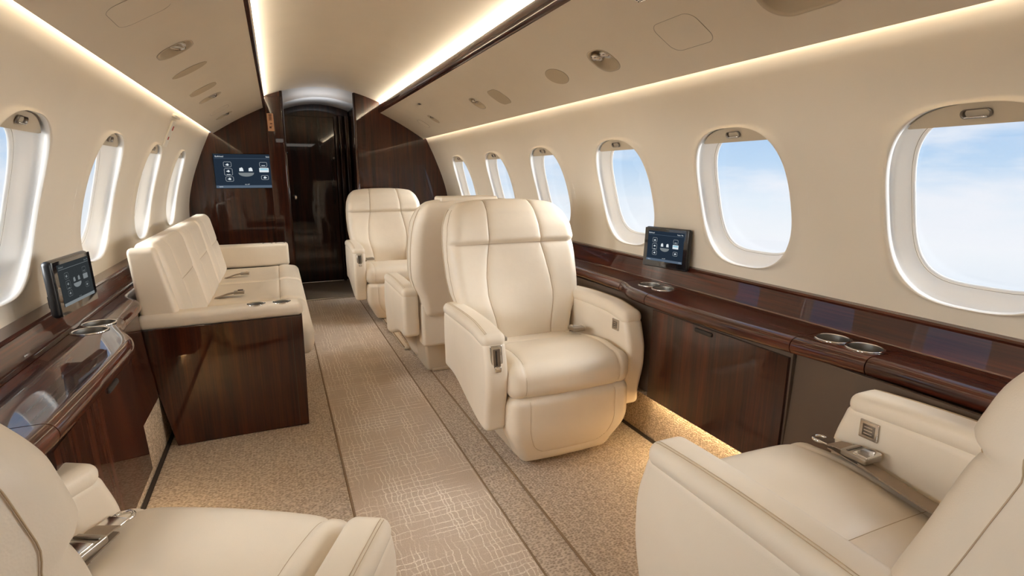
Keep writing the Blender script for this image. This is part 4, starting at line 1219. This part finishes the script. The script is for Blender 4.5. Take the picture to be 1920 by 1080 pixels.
nz = nd(nt, 'ShaderNodeTexNoise'); nz.inputs['Scale'].default_value = 1.5; nz.inputs['Detail'].default_value = 7; nz.inputs['Roughness'].default_value = .55; L(mp.outputs[0], nz.inputs['Vector'])
cl = nd(nt, 'ShaderNodeMapRange'); cl.inputs['From Min'].default_value = .46; cl.inputs['From Max'].default_value = .66; cl.inputs['To Max'].default_value = .85; L(nz.outputs['Fac'], cl.inputs['Value'])
mx = nd(nt, 'ShaderNodeMixRGB'); mx.inputs[2].default_value = srgb(246, 246, 250); L(ramp.outputs[0], mx.inputs[1]); L(cl.outputs[0], mx.inputs[0])
bg = nd(nt, 'ShaderNodeBackground'); bg.inputs['Strength'].default_value = 1.0; L(mx.outputs[0], bg.inputs[0])
wo = nd(nt, 'ShaderNodeOutputWorld'); L(bg.outputs[0], wo.inputs[0])

# ------------------------------------------------------------------ added soft daylight suns and fill lamps
def area(name, loc, rot, sx, sy, power, col):
    l = bpy.data.lights.new(name, 'AREA'); l.shape = 'RECTANGLE'; l.size = sx; l.size_y = sy; l.energy = power; l.color = col
    o = bpy.data.objects.new(name, l); COL.objects.link(o); o.location = loc; o.rotation_euler = rot; return o
area('forward_fill_light', (0, -1.3, 1.78), (0, 0, 0), .8, 1.2, 5, (1, .93, .84))  # unseen fill lamp added behind the camera, no fixture around it
def sun(name, d, e, ang, col):
    l = bpy.data.lights.new(name, 'SUN'); l.energy = e; l.angle = math.radians(ang); l.color = col
    o = bpy.data.objects.new(name, l); COL.objects.link(o); o.rotation_euler = Vector(d).to_track_quat('-Z', 'Y').to_euler(); return o
sun('daylight_right', (-1, .25, -.35), 15, 60, (1, .98, .95))
sun('daylight_left', (1, .25, -.35), 15, 60, (1, .98, .95))
sc.cycles.diffuse_bounces = 8; sc.cycles.max_bounces = 12
area('corridor_arch_fill', (-.02, 5.42, 1.66), (PI, 0, 0), .30, .20, .6, (.9, .93, 1))  # added upward fill that brightens the corridor arch, not a fitted lamp

# ------------------------------------------------------------------ camera
cam = bpy.data.cameras.new('camera'); co = bpy.data.objects.new('camera', cam); COL.objects.link(co)
cam.sensor_width = 36; cam.lens = 36*1000/1920; cam.clip_start = .01
th = math.atan(.212); ps = math.atan(444/math.hypot(1000, 212))
co.location = (-.442, 0, 1.13)
co.rotation_euler = (PI/2-th, 0, -ps)
sc.camera = co
sc.view_settings.view_transform = 'Standard'; sc.view_settings.look = 'None'; sc.view_settings.gamma = 1
sc.view_settings.exposure = 0.08; sc.view_settings.use_curve_mapping = False
for o in bpy.data.objects:
    if o.name.startswith('trim_') or o.name.startswith('wall_') : pass
